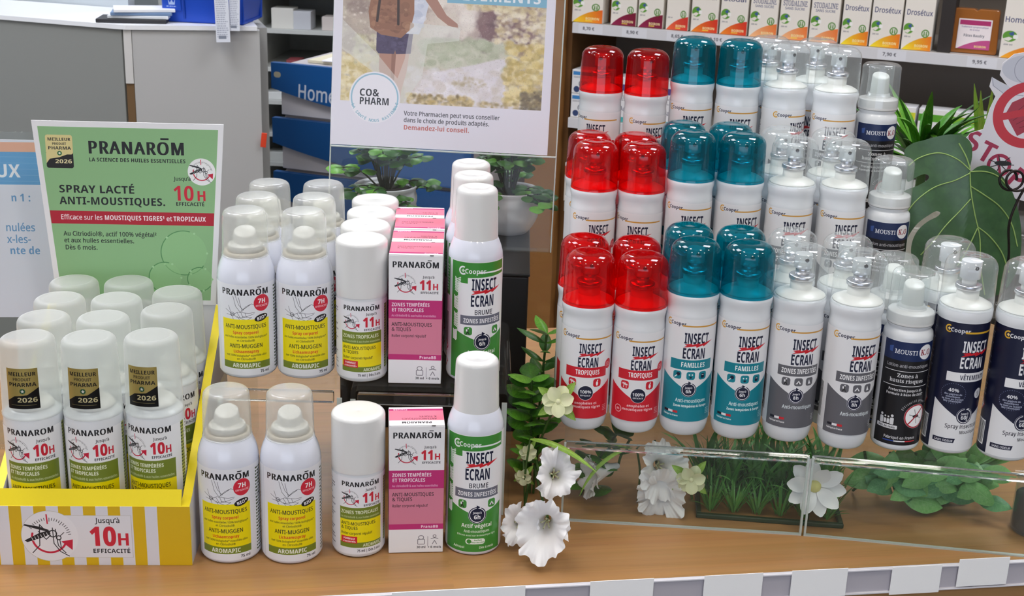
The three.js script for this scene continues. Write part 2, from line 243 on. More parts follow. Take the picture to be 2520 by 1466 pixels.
L.mist = print(132.6, 94, 8, (c) => {
  rect(c, -67, 0, 134, 94, WHITE); rect(c, -26, 0, 48, 94, GREEN); rect(c, -26, 0, 48, 0.5, '#f2f2f4');
  logo(c, -15.5, 7, 2.9, '#f4f4f6', '#f4f4f6', '#cfe3cc'); rect(c, -3, 7.6, 24, 1.3, '#f4f4f6');
  poly(c, [[-11.5, 12.5], [22, 11], [22, 56], [0, 64], [-19.6, 56], [-19.6, 17], [-11.5, 17]], '#f2f2f4');
  insect(c, 13, NAVY, 1.5, 1.06); tx(c, 'BRUME', 1.5, 41.6, 5.2, { col: '#23232e', fit: 15 });
  rect(c, -17, 42.6, 36, 7.4, '#6c6e7c'); tx(c, 'ZONES INFESTÉES', 1, 48.4, 5, { col: '#f4f4f6', bold: true, fit: 31 });
  pictos(c, [[-10.6, 'walk'], [12.4, 'tent']], 55, GREEN);
  circle6(c, 1, 63.6, 6.8, 'Jusqu\u2019à', '6h');
  tx(c, 'Actif végétal', 1, 74, 4.4, { col: '#f2f5f0', bold: true, fit: 24 }); tx(c, 'Anti-moustiques', 1, 78, 3, { col: '#e3eee0', fit: 20 }); tx(c, 'Efficace aussi sur le moustique tigre', 1, 81, 2, { col: '#d5e6d0', bold: true, fit: 31 });
  rrect(c, -7.5, 83, 15, 4.6, 2.2, '#eef4ec'); disc(c, -4.8, 85.3, 1.8, GREEN); tx(c, 'Parfum', 2, 84.9, 1.7, { col: GREEN, bold: true }); tx(c, 'fleur de coton', 2, 86.6, 1.5, { col: GREEN, bold: true });
  tx(c, 'Aérosol', -17.5, 91.4, 2.7, { al: 'left', col: '#e8f0e6' }); tx(c, 'Dès 6 mois', 9, 91.4, 2.5, { col: '#e8f0e6' });
  for (const [x, y, s] of [[-20, 20, 1], [-21, 34, 0.9], [-20.5, 48, 1], [-22, 60, 0.7], [20.6, 46, 0.7]]) for (let i = -4; i <= 4; i++) { line(c, [[x + i * 0.25, y + i * 1.3 * s], [x - 2.6 * s, y + i * 1.3 * s - 1.6 * s]], '#eef5ec', 0.8); line(c, [[x + i * 0.25, y + i * 1.3 * s], [x + 2.4 * s, y + i * 1.3 * s - 1.8 * s]], '#eef5ec', 0.8); }
  rect(c, -40, 0, 10.5, 30, GREEN); small(c, -39, 6, 8, 9, 2.4, '#cfe3cc'); barcode(c, -40, 44, 8.6, 30); for (const y of [72, 84]) { poly(c, [[-36, y - 6], [-31, y], [-36, y + 6], [-41, y]], '#cf3644'); poly(c, [[-36, y - 4.4], [-32.4, y], [-36, y + 4.4], [-39.6, y]], '#fff'); rect(c, -36.6, y - 2, 1.2, 4, '#111'); }
  small(c, 30, 6, 28, 34, 2.3, '#55555e');
});
L.pinkFront = print(40.5, 103.5, 9, (c) => {
  rect(c, -21, 0, 42, 104, '#f1f0f2'); brand(c, 0, 9.6, 6.4, 35.5); dial(c, -7.4, 23, 8.2); hours(c, '11', 10, 27, 1.25);
  rect(c, -21, 35.4, 42, 15, MAG); tx(c, 'ZONES TEMPÉRÉES', -18, 40.6, 4, { al: 'left', col: '#f8e6ef', bold: true, fit: 29 }); tx(c, 'ET TROPICALES', -18, 44.8, 4, { al: 'left', col: '#f8e6ef', bold: true, fit: 24.5 }); tx(c, 'Au citriodiol® & aux huiles essentielles', -18, 48.8, 2.4, { al: 'left', col: '#e9b4d0', fit: 34 });
  rect(c, -21, 50.4, 42, 29.4, '#d9819a'); tx(c, 'ANTI-MOUSTIQUES', -18, 56.4, 4, { al: 'left', fit: 31, col: '#2a1c22' }); tx(c, '& TIQUES', -18, 60.4, 4, { al: 'left', fit: 15, col: '#2a1c22' }); tx(c, 'Roller corporel répulsif', -18, 65.4, 3, { al: 'left', fit: 26.5, col: '#2a1c22' });
  rect(c, -21, 79.6, 42, 4.5, MAG); tx(c, 'PranaBB', 16.6, 83, 3.2, { al: 'right', col: '#fbe6f0', bold: true });
  c.strokeStyle = '#77757c'; c.lineWidth = 0.5; c.beginPath(); c.roundRect(1.4, 92.5, 5, 4.2, 0.5); c.roundRect(2, 89.5, 3.8, 3, 1.6); c.stroke(); ring(c, 14, 90, 1.1, '#77757c', 0.5); line(c, [[11.4, 92], [14, 91.4], [16.6, 92]], '#77757c', 0.5); line(c, [[12.4, 96.6], [14, 93.6], [15.6, 96.6]], '#77757c', 0.5); rect(c, 8.8, 90, 0.3, 8.4, '#77757c');
  tx(c, '30 ml', 4, 100, 2.6, { bold: true }); tx(c, '+ 6 mois', 14, 100, 2.6, { bold: true });
});
const pinkTop = (flip) => print(40.5, 33, 9, (c) => {
  if (flip) { c.translate(0, 33); c.rotate(PI); }
  rect(c, -21, 0, 42, 33, '#ef8098'); rect(c, -21, 26.6, 42, 3.2, MAG); rect(c, -21, 29.8, 42, 4, '#f4f2f3'); tx(c, 'PranaBB', 17, 29.2, 2.6, { al: 'right', col: '#fbe6f0', bold: true });
  tx(c, 'ANTI-MOUSTIQUES', -15, 13, 3.4, { al: 'left', fit: 26, col: '#5a2434' }); tx(c, '& TIQUES', -15, 17, 3.4, { al: 'left', fit: 13, col: '#5a2434' });
  if (flip) { rect(c, -21, 0, 42, 9, '#f4f2f3'); c.save(); c.translate(0, 2.6); brand(c, 0, 4.4, 4.4, 22); c.restore(); }
});
L.pinkTop = pinkTop(false); L.pinkTopFlip = pinkTop(true);
L.pinkSide = print(33, 103.5, 5, (c) => { rect(c, -17, 0, 34, 104, '#f1f0f2'); rect(c, -17, 35.4, 34, 15, MAG); rect(c, -17, 50.4, 34, 29.4, '#d9819a'); rect(c, -17, 79.6, 34, 4.5, MAG); small(c, -13, 10, 26, 9, 2.4, '#66666e'); small(c, -13, 54, 26, 9, 2.4, '#5a3440'); });
L.award = print(23, 30, 14, (c) => {
  rect(c, -12, 0, 24, 30, '#b7a25c'); poly(c, [[-12, 24.6], [-6, 20.6], [3, 19.6], [12, 14], [12, 30], [-12, 30]], '#191817');
  tx(c, 'MEILLEUR', 0, 5.4, 3.8, { bold: true, fit: 20 }); tx(c, 'PRODUIT', 0, 9, 2.9, { fit: 13 }); tx(c, 'PHARMA', 0, 13.2, 3.8, { bold: true, fit: 20 });
  disc(c, 0, 16.8, 2, '#2f5d3c'); const st = []; for (let i = 0; i < 10; i++) { const a = i * PI / 5 - PI / 2, q = i % 2 ? 0.65 : 1.5; st.push([q * Math.cos(a), 16.8 + q * Math.sin(a)]); } poly(c, st, '#f0efe6');
  tx(c, '2026', 3, 25, 4.8, { bold: true, col: '#e5d9a4', fit: 14.4 }); rect(c, -9, 27, 18, 0.3, '#8c8256');
});

// ---------------------------------------------------------------- materials
const lab = (map, rough = 0.34) => std(0xffffff, rough, { map });
const M = {
  whitePlastic: phys(0xe8ebee, 0.24, { clearcoat: 0.3, clearcoatRoughness: 0.1 }), whiteCap: phys(0xe6e6e4, 0.22, { clearcoat: 0.4, clearcoatRoughness: 0.08 }),
  canWhite: phys(0xe4e7f2, 0.16, { clearcoat: 0.6, clearcoatRoughness: 0.05 }), chrome: std(0xe2e2e6, 0.26, { metalness: 1 }), dark: std(0x17171a, 0.4),
  clearCap: phys(0xf8fafa, 0.06, { transmission: 0.9, ior: 1.46 }), redCap: phys(0xf0181e, 0.06, { transmission: 0.86, ior: 1.48 }), tealCap: phys(0x03adbe, 0.06, { transmission: 0.88, ior: 1.48 }),
  milkCap: phys(0xf6f7f4, 0.2, { transmission: 0.74, ior: 1.4 }), frostCap: phys(0xf2f4f2, 0.5, { transmission: 0.78, ior: 1.35 }), clearNozzle: phys(0xf2f6f7, 0.1, { transmission: 0.62, ior: 1.5 }),
  innerWhite: phys(0xf4f4ee, 0.3), award: std(0xffffff, 0.3, { map: L.award, metalness: 0.55 }),
  acrylic: phys(0xf8faf9, 0.03, { transmission: 0.99, ior: 1.4, specularIntensity: 0.35 }), acrylicSolid: phys(0xf4f8f6, 0.04, { transmission: 1, thickness: 0.008, ior: 1.49 }), acrylicEdge: phys(0xdfe8e4, 0.25, { transmission: 0.35, ior: 1.45 }),
  black: std(0x141312, 0.45), cardWhite: std(0xe9e8ea, 0.6), paper: std(0xe8e8ee, 0.7),
};

// ---------------------------------------------------------------- the room
function woodTex(w, h, base, dark, streaks, seedValue) {
  seed = seedValue;
  return tex(w, h, (c) => {
    rect(c, 0, 0, w, h, base);
    for (let i = 0; i < streaks; i++) { const y = rr(0, h), x = rr(-0.3, 1) * w, l = rr(0.15, 0.9) * w; c.globalAlpha = rr(0.008, 0.035); c.fillStyle = rnd() < 0.55 ? dark : '#dcb27c'; c.beginPath(); c.ellipse(x + l / 2, y, l / 2, rr(0.6, 9), rr(-0.012, 0.012), 0, 7); c.fill(); }
    for (let i = 0; i < streaks / 7; i++) { const y = rr(0, h), x = rr(-0.1, 1) * w, l = rr(0.05, 0.25) * w; c.globalAlpha = rr(0.05, 0.2); c.strokeStyle = dark; c.lineWidth = rr(0.6, 1.8); c.beginPath(); c.moveTo(x, y); c.bezierCurveTo(x + l * 0.3, y + rr(-4, 4), x + l * 0.6, y + rr(-6, 6), x + l, y + rr(-3, 3)); c.stroke(); }
    c.globalAlpha = 1;
  });
}
const deskMap = woodTex(2048, 1024, '#aa7d50', '#6a4526', 2600, 11);
M.wood = std(0xffffff, 0.34, { map: deskMap });
const panelMap = woodTex(512, 1024, '#9a6a38', '#5f3c1a', 500, 12);
M.woodPanel = std(0xffffff, 0.45, { map: panelMap });
const wallMat = std(0xa4acb0, 0.8);
struct('floor', box(6.6, 0.1, 7.8), std(0x8e8a84, 0.5), [0, FLOOR - 0.05, -0.5]);
struct('ceiling', box(6.6, 0.1, 7.8), std(0xdedede, 0.85), [0, CEIL + 0.05, -0.5]);
struct('wall_back', box(6.6, 2.87, 0.1), wallMat, [0, 0.415, -4.35]);
struct('wall_front', box(6.6, 2.87, 0.1), std(0xbfc0c0, 0.8), [0, 0.415, 3.35]);
struct('wall_left', box(0.1, 2.87, 7.8), wallMat, [-3.25, 0.415, -0.5]);
struct('wall_right', box(0.1, 2.87, 7.8), wallMat, [3.25, 0.415, -0.5]);
// shop window behind the viewer, bright with daylight, divided by bars
{
  const w = struct('window_1', box(3.6, 1.5, 0.02), std(0x101418, 0.3, { emissive: 0xdfe9ff, emissiveIntensity: 1.3 }), [-0.4, 0.45, 3.28]);
  for (let i = 0; i < 4; i++) part('window_frame', box(0.05, 1.5, 0.05), std(0x555a60, 0.5), w, [-1.8 + i * 1.2, 0, -0.02]);
  part('window_frame', box(3.6, 0.05, 0.05), std(0x555a60, 0.5), w, [0, 0.75, -0.02]); part('window_frame', box(3.6, 0.05, 0.05), std(0x555a60, 0.5), w, [0, -0.75, -0.02]);
  const a = new THREE.RectAreaLight(0xdfe9ff, 1.6, 3.6, 1.5); a.name = 'window_daylight'; a.position.set(-0.4, 0.45, 3.2); a.lookAt(-0.4, 0.45, 0); scene.add(a);
}
// ceiling: square panels and small round downlights
function ceilingLight(x, z, w, d, power, col) {
  const t = thing('ceiling_light', 'small square recessed ceiling light panel of the shop', 'light', [x, CEIL, z], 0, 'ceiling lights');
  part('frame', box(w + 0.03, 0.02, d + 0.03), std(0xd8d8d8, 0.5), t, [0, -0.01, 0]);
  part('diffuser', box(w, 0.006, d), std(0x222222, 0.5, { emissive: col, emissiveIntensity: power * 0.9 }), t, [0, -0.024, 0]);
  const a = new THREE.RectAreaLight(col, power, w, d); a.name = 'ceiling_light_source'; a.position.set(x, CEIL - 0.03, z); a.lookAt(x, FLOOR, z); scene.add(a);
}
for (const [x, z] of [[-1.5, -0.2], [-0.5, -0.55], [0.5, -0.2], [1.5, -0.55], [-0.9, 0.9], [0.3, 1.1], [1.4, 0.9]]) ceilingLight(x, z, 0.16, 0.16, 48, 0xfff8ee);
for (const [x, z] of [[-1.7, -1.9], [0.9, -1.6], [-0.4, -3.1], [-0.9, -1.25]]) ceilingLight(x, z, 0.6, 0.6, 11, 0xf4f6ff);

// ---------------------------------------------------------------- the sales counter
const DESK = 9.514 * D2R;
{
  const d = thing('sales_counter', 'light brown wood laminate counter carrying all the repellents', 'counter', [-0.1324, 0, -0.8256], DESK);
  const g = box(2.4, 0.04, 0.54); const uv = g.attributes.uv, p = g.attributes.position;
  for (let i = 0; i < p.count; i++) uv.setXY(i, p.getX(i) / 1.3, (p.getZ(i) + p.getY(i)) / 0.65);
  deskMap.wrapS = deskMap.wrapT = THREE.RepeatWrapping; deskMap.needsUpdate = true;
  part('top', g, M.wood, d, [0.1, -0.02, -0.27]);
  part('front_panel', box(2.4, 0.87, 0.02), M.wood, d, [0.1, -0.475, -0.03]);
  part('side_panel', box(0.02, 0.87, 0.46), M.wood, d, [-1.05, -0.475, -0.28]); part('side_panel', box(0.02, 0.87, 0.46), M.wood, d, [1.25, -0.475, -0.28]);
  // price rail on the front edge
  const r = thing('price_rail', 'pale grey plastic price rail along the counter front edge', 'rail', [-0.1324, 0, -0.8256], DESK);
  part('back_strip', box(2.38, 0.0196, 0.002), std(0xbcb8c0, 0.45), r, [0.1, -0.0104, 0.0012]);
  part('lip', rbox(2.38, 0.0016, 0.004, 0.0006), std(0xdcdae0, 0.4), r, [0.1, -0.0006, 0.0022]); part('lip', rbox(2.38, 0.0016, 0.004, 0.0006), std(0xdcdae0, 0.4), r, [0.1, -0.0202, 0.0022]);
  const ux = Math.cos(DESK), uz = -Math.sin(DESK);
  const names = ['widest blank white ticket at the left end of the price rail', 'blank white ticket on the rail below the white flowers', 'blank white ticket on the rail in front of the grass mat', 'blank white ticket on the rail in front of the daisy', 'blank white ticket on the rail below the leafy greenery', 'blank white ticket at the right end of the price rail'];
  [[0.055, 0.1507, 0.002], [0.1981, 0.2454, 0.0026], [0.2835, 0.3284, 0.0024], [0.3507, 0.3944, 0.0027], [0.4295, 0.4693, 0.0014], [0.4829, 0.5238, 0.0051]].forEach(([a, b, top], i) => {
    const s = (a + b) / 2, m = part(numbered('price_ticket'), rbox(b - a, 0.0235, 0.0006, 0.0002), std(0xffffff, 0.55, { emissive: 0x000000 }), scene, [-0.1324 + ux * s - uz * 0.0042, top - 0.01175, -0.8256 + uz * s + ux * 0.0042], [0, DESK, 0]);
    tag(m, names[i], 'ticket', 'blank price tickets');
  });
  for (const [s, w, str, off] of [[0.128, 0.04, 'INSECT E BRUME ZI 100ML', 0.0026], [0.043, 0.032, 'PRANA', 0.0026]]) {
    const m = part(numbered('shelf_tag'), rbox(w, 0.017, 0.0004, 0.0001), [0, 0, 0, 0, 1, 0].map((k) => k ? lab(print(w * 1000, 17, 10, (c, W) => { rect(c, -W / 2, 0, W, 17, '#c9c8de'); tx(c, str, str === 'PRANA' ? 8 : 0, 2.9, 2.2, { bold: true, fit: str === 'PRANA' ? 8 : 26 }); }), 0.5) : std(0xc9c8de, 0.5)), scene, [-0.1324 + ux * s - uz * off, -0.0099, -0.8256 + uz * s + ux * off], [0, DESK, 0]);
    tag(m, str === 'PRANA' ? 'lilac printed shelf tag beside the widest blank ticket' : 'lilac printed shelf tag below the green aerosol can', 'tag');
  }
}

// ---------------------------------------------------------------- bottle kinds (millimetre profiles)
const SEG = 56;
const wrap = (r, y0, h) => { const g = new THREE.CylinderGeometry(r / 1000, r / 1000, h / 1000, SEG, 1, true, -PI, 2 * PI); g.translate(0, (y0 + h / 2) / 1000, 0); return g; };
const G = {};
function pumpParts(t, y, nozzleMat, wide) { // white neck, chrome ring and stem, nozzle with a dark orifice
  const k = 'pump' + y + (wide ? 'w' : '');
  G[k] ??= {
    neck: lathe([[0, y + 1], [19, y + 1], [18.6, y + 2.6], [14, y + 5], [8.6, y + 6.2], [8.4, y + 7], [8.4, y + 13.4], [0, y + 13.4]], 40), ring: lathe([[0, y + 13.2], [8.8, y + 13.2], [9.8, y + 14.2], [9.9, y + 16.4], [9.2, y + 17.4], [5.6, y + 17.8], [0, y + 17.8]], 40),
    stem: lathe([[0, y + 17.6], [5.4, y + 17.6], [5.3, y + 24], [0, y + 24]], 28), nozzle: lathe(wide ? [[0, y + 22], [7.6, y + 22], [7.6, y + 35], [7, y + 35.6], [0, y + 35.2]] : [[0, y + 23], [7, y + 23], [6.8, y + 33], [6.3, y + 33.6], [0, y + 33.2]], 32),
    core: lathe([[0, y + 23.4], [3.6, y + 23.4], [3.4, y + 25], [1.7, y + 26], [1.7, y + 33], [0, y + 33]], 20), hole: lathe([[0, 0], [1.5, 0], [1.5, 0.9], [0.6, 0.9], [0.5, 0.3], [0, 0.3]], 20),
  };
  const g = G[k];
  part('neck', g.neck, M.innerWhite, t); part('collar_ring', g.ring, M.chrome, t); part('stem', g.stem, wide ? M.innerWhite : M.chrome, t);
  const n = part('nozzle', g.nozzle, nozzleMat, t); if (!wide) part('core', g.core, M.innerWhite, n);
  part('orifice', g.hole, M.dark, n, [0, (y + (wide ? 31 : 30)) / 1000, (wide ? 7.2 : 6.6) / 1000], [PI / 2, 0, 0]);
}
const capProfile = (y, r0 = 20.3, r1 = 19.3, H = 41) => [[r0, y], [r0 - 0.25, y + 3], [r1 + 0.3, y + H * 0.55], [r1, y + H * 0.68], ...arc(r1 - 9.5, y + H - 10.6, 9.5, 4, 78, 8), [r1 - 11.6, y + H - 0.7], [r1 - 12.4, y + H - 1.2], [0, y + H - 1.1]];
function repellentBottle(map, y, labH, capMat) {
  const t = new THREE.Group(), k = 'rep' + y;
  G[k] ??= { body: lathe([[0, 0.6], [12, 0.4], [14.6, 0], [16, 0.8], [17.6, 3.2], [18.8, 8], [19.5, 14], [19.7, 22], [19.7, y - 17.6], [19.5, y - 15], [19.2, y - 12.5], [19.15, y - 9.5], [19.5, y - 7], [20.1, y - 4.6], [20.3, y - 2.4], [20.25, y - 0.2], [19.6, y], [19.4, y + 1.4], [0, y + 1.4]], SEG), wrap: wrap(19.78, y - 18 - labH + 0.4, labH), cap: lathe(capProfile(y + 0.1), SEG) };
  part('body', G[k].body, M.whitePlastic, t); part('label', G[k].wrap, map, t); pumpParts(t, y, M.clearNozzle); part('cap', G[k].cap, capMat, t);
  return t;
}
const K = {};
K.red = repellentBottle(lab(L.red), 102.4, 73, M.redCap);
K.teal = repellentBottle(lab(L.teal), 115.3, 84, M.tealCap);
K.grey = repellentBottle(lab(L.grey), 115.3, 84, M.clearCap);
{
  const t = K.navy = new THREE.Group(), y = 115;
  part('body', lathe([[0, 0.6], [16, 0.3], [18, 0], [19.2, 1.6], [19.5, 4], [19.5, 106], [20, 108], [20.2, 110], [20.2, y - 0.4], [19.4, y], [19.4, y + 1.4], [0, y + 1.4]], SEG), M.whitePlastic, t);
  part('label', wrap(19.58, 3, 103.6), lab(L.navy), t); pumpParts(t, y, M.whitePlastic, true); part('cap', lathe(capProfile(y + 0.1), SEG), M.clearCap, t);
}
{
  const t = K.black = new THREE.Group();
  part('body', lathe([[0, 0.6], [15, 0.3], [17, 0], [18.2, 1.6], [18.6, 4], [18.6, 91], [18, 94.5], [16.2, 96.6], [15.4, 98], [16.8, 99.4], [16.8, 101], [0, 101]], SEG), M.whitePlastic, t);
  part('label', wrap(18.68, 5, 84), lab(L.black), t);
  part('collar', lathe([[0, 100.6], [17.4, 100.6], [17.6, 101.4], [17.4, 109], [16.6, 110], [12, 111], [10, 111], [9.6, 114.5], [0, 114.5]], 48), M.whiteCap, t);
  const b = part('spray_button', lathe([[0, 114], [8.2, 114], [7.6, 131], [6.8, 132.4], [0, 132.8]], 36), M.innerWhite, t); const bp = b.geometry.attributes.position; for (let i = 0; i < bp.count; i++) if (bp.getY(i) > 0.13) bp.setY(i, bp.getY(i) - (bp.getZ(i) + 0.007) * 0.28); b.geometry.computeVertexNormals();
  part('inner_sleeve', new THREE.CylinderGeometry(0.0112, 0.0114, 0.027, 40, 1, true), phys(0xf3f6f6, 0.1, { transmission: 0.9, ior: 1.45 }), t, [0, 0.1265, 0]);
  part('cap', lathe([[18.1, 103], [17.9, 106], [17.3, 128], ...arc(17.2 - 4.6, 136.4, 4.6, 2, 86, 7), [10, 141], [0, 140.6]], SEG), M.clearCap, t);
}
{
  const t = K.spray = new THREE.Group();
  part('body', lathe([[0, 1.4], [18, 1.2], [19.4, 0.2], [20.6, 0], [21.6, 1.2], [22, 3], [22.1, 75], [21.9, 79], [21, 84], [19.6, 88.4], [18.2, 91.6], [17.6, 93.4], [16.8, 94.6], [0, 95.4]], SEG), M.canWhite, t);
  part('label', wrap(22.2, 2.6, 73), lab(L.spray, 0.26), t);
  part('cup_rim', lathe([[0, 93.6], [16.4, 93.6], [16.8, 95], [16.2, 97], [14.6, 97.6], [14, 96.6], [0, 96.6]], 48), phys(0xcfc6b6, 0.35), t);
  const b = part('actuator', lathe([[0, 96.4], [13.4, 96.4], [13.4, 101.4], [12.4, 102.4], [9.6, 102.8], [9.2, 108], [8.6, 113], [7.4, 114.2], [0, 114.4]], 40), phys(0xe2e1dc, 0.35), t); const bp = b.geometry.attributes.position; for (let i = 0; i < bp.count; i++) if (bp.getY(i) > 0.107) bp.setY(i, bp.getY(i) - (bp.getZ(i) + 0.006) * 0.3); b.geometry.computeVertexNormals();
  part('cap', lathe([[17.9, 93.8], [17.9, 94.6], [17.4, 97], [16.9, 121], [16.6, 123.4], ...arc(16.5 - 4.4, 124.6, 4.4, 0, 84, 7), [9, 129.2], [0, 129.6]], SEG), M.milkCap, t);
}
{
  const t = K.roller = new THREE.Group();
  part('body', lathe([[0, 0.8], [15.6, 0.5], [17.4, 0], [18.8, 1], [19.5, 3.4], [19.6, 65], [19.3, 66], [19.3, 75], [18.8, 76], [0, 76]], SEG), M.whitePlastic, t);
  part('label', wrap(19.7, 3.4, 62), lab(L.roller), t);
  part('cap', lathe([[19.3, 67.4], [19.75, 67.6], [19.75, 75], [19.55, 75.5], [19.75, 76], [19.7, 105], ...arc(16.3, 107.6, 3.4, 0, 80, 6), [14, 111.1], [6, 110.6], [2, 110.5], [1.6, 110.2], [0, 110.2]], SEG), M.whiteCap, t);
}
{
  const t = K.mist = new THREE.Group();
  part('body', lathe([[0, 1.4], [17, 1.2], [18.6, 0.2], [19.8, 0], [20.7, 1.2], [21, 3], [21, 98], [20.6, 101.5], [19.4, 106], [18, 109.6], [16.8, 112.4], [16, 113.6], [0, 114]], SEG), M.canWhite, t);
  part('label', wrap(21.1, 3, 94.4), lab(L.mist, 0.26), t);
  part('cap', lathe([[16.9, 111.6], [16.8, 113], [15.8, 145], ...arc(15.7 - 4.2, 146.8, 4.2, 0, 80, 7), [9.6, 151], [5.6, 149.9], [0, 149.6]], SEG), M.whiteCap, t);
}
{
  const t = K.frosted = new THREE.Group();
  part('body', lathe([[0, 0.5], [17, 0.3], [19, 0], [20.4, 1.4], [20.7, 4], [20.7, 101], [20.4, 103], [20.4, 107], [19.8, 108], [17, 110], [14, 112], [0, 112]], SEG), M.whitePlastic, t);
  part('label', wrap(20.8, 4, 96), lab(L.frosted), t);
  part('pump_head', lathe([[0, 111], [15, 111], [15.4, 113], [13, 116], [7, 118], [6.6, 124], [5, 125], [0, 125]], 32), M.innerWhite, t);
  part('cap', lathe([[20.9, 106.6], [20.9, 108.2], [20.4, 109], [20.3, 112], [19.2, 156], ...arc(19 - 4.6, 158.6, 4.6, 0, 82, 6), [13.6, 163.1], [12.4, 162.7], [0, 163]], SEG), M.frostCap, t);
}
{
  const t = K.award = K.frosted.clone(); // with the award sticker on its cap
  const g = new THREE.CylinderGeometry(0.01985, 0.02035, 0.03, 20, 1, true, -0.56, 1.12);
  part('award_sticker', g, M.award, t, [0, 0.131, 0], [0, -0.1, 0]);
}
function cartonProto(flip) { // folding box: body with printed faces, lid flap line
  const t = new THREE.Group();
  part('body', rbox(0.0405, 0.1030, 0.033, 0.0006), [lab(L.pinkSide, 0.45), lab(L.pinkSide, 0.45), M.cardWhite, M.cardWhite, lab(L.pinkFront, 0.42), lab(L.pinkFront, 0.42)], t, [0, 0.0515, 0]);
  const top = part('lid', rbox(0.0402, 0.0006, 0.0326, 0.0002), [M.cardWhite, M.cardWhite, lab(flip ? L.pinkTopFlip : L.pinkTop, 0.42), M.cardWhite, M.cardWhite, M.cardWhite], t, [0, 0.1034, 0], [0.012, 0, 0]);
  part('tuck_notch', box(0.0028, 0.0007, 0.0005), std(0x55504e, 0.6), top, [0.012, 0, 0.0166]);
  return t;
}
K.carton = cartonProto(false); K.cartonFlip = cartonProto(true);
function place(kind, name, label, category, group, x, y, z, deg, tilt = 0) {
  const o = K[kind].clone(); o.name = numbered(name); o.position.set(x, y + 0.0004, z); o.rotation.set(0, deg * D2R, tilt); scene.add(shade(o));
  return tag(o, label, category, group);
}

// ---------------------------------------------------------------- clear stands
// a bent sheet: outline of the centre line, thickness, bend radius, swept along x
function bentSheet(points, thick, width, r = 0.005) {
  const pts = [];
  points.forEach((p, i) => {
    if (!i || i === points.length - 1) return pts.push(p.clone());
    const a = points[i - 1].clone().sub(p).normalize(), b = points[i + 1].clone().sub(p).normalize();
    for (let k = 0; k <= 9; k++) { const t = k / 9, q0 = p.clone().addScaledVector(a, r * (1 - t)), q1 = p.clone().addScaledVector(b, r * t); pts.push(q0.lerp(q1, t)); }
  });
  const n = pts.map((p, i) => { const d = (pts[i + 1] ?? p).clone().sub(pts[i - 1] ?? p).normalize(); return new THREE.Vector2(-d.y, d.x); });
  const s = new THREE.Shape([...pts.map((p, i) => p.clone().addScaledVector(n[i], thick / 2)), ...pts.map((p, i) => p.clone().addScaledVector(n[i], -thick / 2)).reverse()]);
  const g = new THREE.ExtrudeGeometry(s, { depth: width, bevelEnabled: false }); g.rotateY(-PI / 2); // shape x -> world z, extrusion -> -x
  g.translate(width, 0, 0); return g;
}
const P2 = (z, y) => new THREE.Vector2(z, y);
function stairs(label, x, z, turn, w) {
  const t = thing('acrylic_step_stand', label, 'display stand', [x, 0, z], turn, 'clear acrylic step stands');
  part('bent_sheet', bentSheet([P2(0, 0.0012), P2(0, 0.068), P2(-0.14, 0.068), P2(-0.14, 0.123), P2(-0.25, 0.123), P2(-0.25, 0.188), P2(-0.345, 0.188), P2(-0.345, 0.0012)], 0.004, w, 0.008), M.acrylic, t);
  { // solid fillet in the front bend
    const q = (k) => P2(-0.0072 + 0.005 * Math.cos(k / 8 * PI / 2), 0.0608 + 0.005 * Math.sin(k / 8 * PI / 2));
    const g = new THREE.ExtrudeGeometry(new THREE.Shape([P2(-0.0022, 0.0608), ...Array.from({ length: 9 }, (_, k) => q(k)), P2(-0.0072, 0.0636), P2(-0.005, 0.0608)]), { depth: w - 0.002, bevelEnabled: false }); g.rotateY(-PI / 2); g.translate(w - 0.001, 0, 0);
    part('bend_fillet', g, M.acrylicSolid, t);
  }
  part('cut_edge', box(w, 0.0011, 0.003), M.acrylicEdge, t, [w / 2, 0.00055, 0]);
  for (const [sx] of [[0.0008], [w - 0.0008]]) part('cut_edge', box(0.0016, 0.066, 0.0031), M.acrylicEdge, t, [sx, 0.034, 0]);
}
stairs('clear acrylic step stand under the red and teal capped bottles', 0.0445, -0.9515, -3.2 * D2R, 0.1885);
stairs('clear acrylic step stand under the black and navy bottles', 0.2345, -0.9405, -7.5 * D2R, 0.215);
function bridge(label, x, z, turn, w, depth, h) { // table with a leg at each end
  const t = thing('acrylic_riser', label, 'display stand', [x, 0, z], turn, 'clear acrylic risers');
  const g = bentSheet([P2(0, 0), P2(0, h - 0.002), P2(w, h - 0.002), P2(w, 0)], 0.004, depth); g.rotateY(PI / 2); g.translate(0, 0, 0);
  // outline ran along z; turned so that it runs along x and the sheet goes back from the front edge
  g.computeBoundingBox(); const b = g.boundingBox; g.translate(-b.min.x, -b.min.y, -b.max.z);
  part('bent_sheet', g, M.acrylic, t);
  part('front_bar', rbox(w - 0.012, 0.0095, 0.005, 0.0012), M.acrylicSolid, t, [w / 2, h - 0.0092, 0.0028]);
  part('cut_edge', box(0.004, h - 0.012, 0.001), M.acrylicEdge, t, [0.002, h / 2 - 0.005, 0.0006]); part('cut_edge', box(0.004, h - 0.012, 0.001), M.acrylicEdge, t, [w - 0.002, h / 2 - 0.005, 0.0006]);
}
const HL = 0.108;
bridge('clear acrylic riser under the upper white spray cans', -0.2235, -0.9515, 1.5 * D2R, 0.0955, 0.155, HL);
bridge('clear acrylic riser under the upper pink cartons and green can', -0.1215, -0.9525, 1.5 * D2R, 0.1205, 0.155, HL);

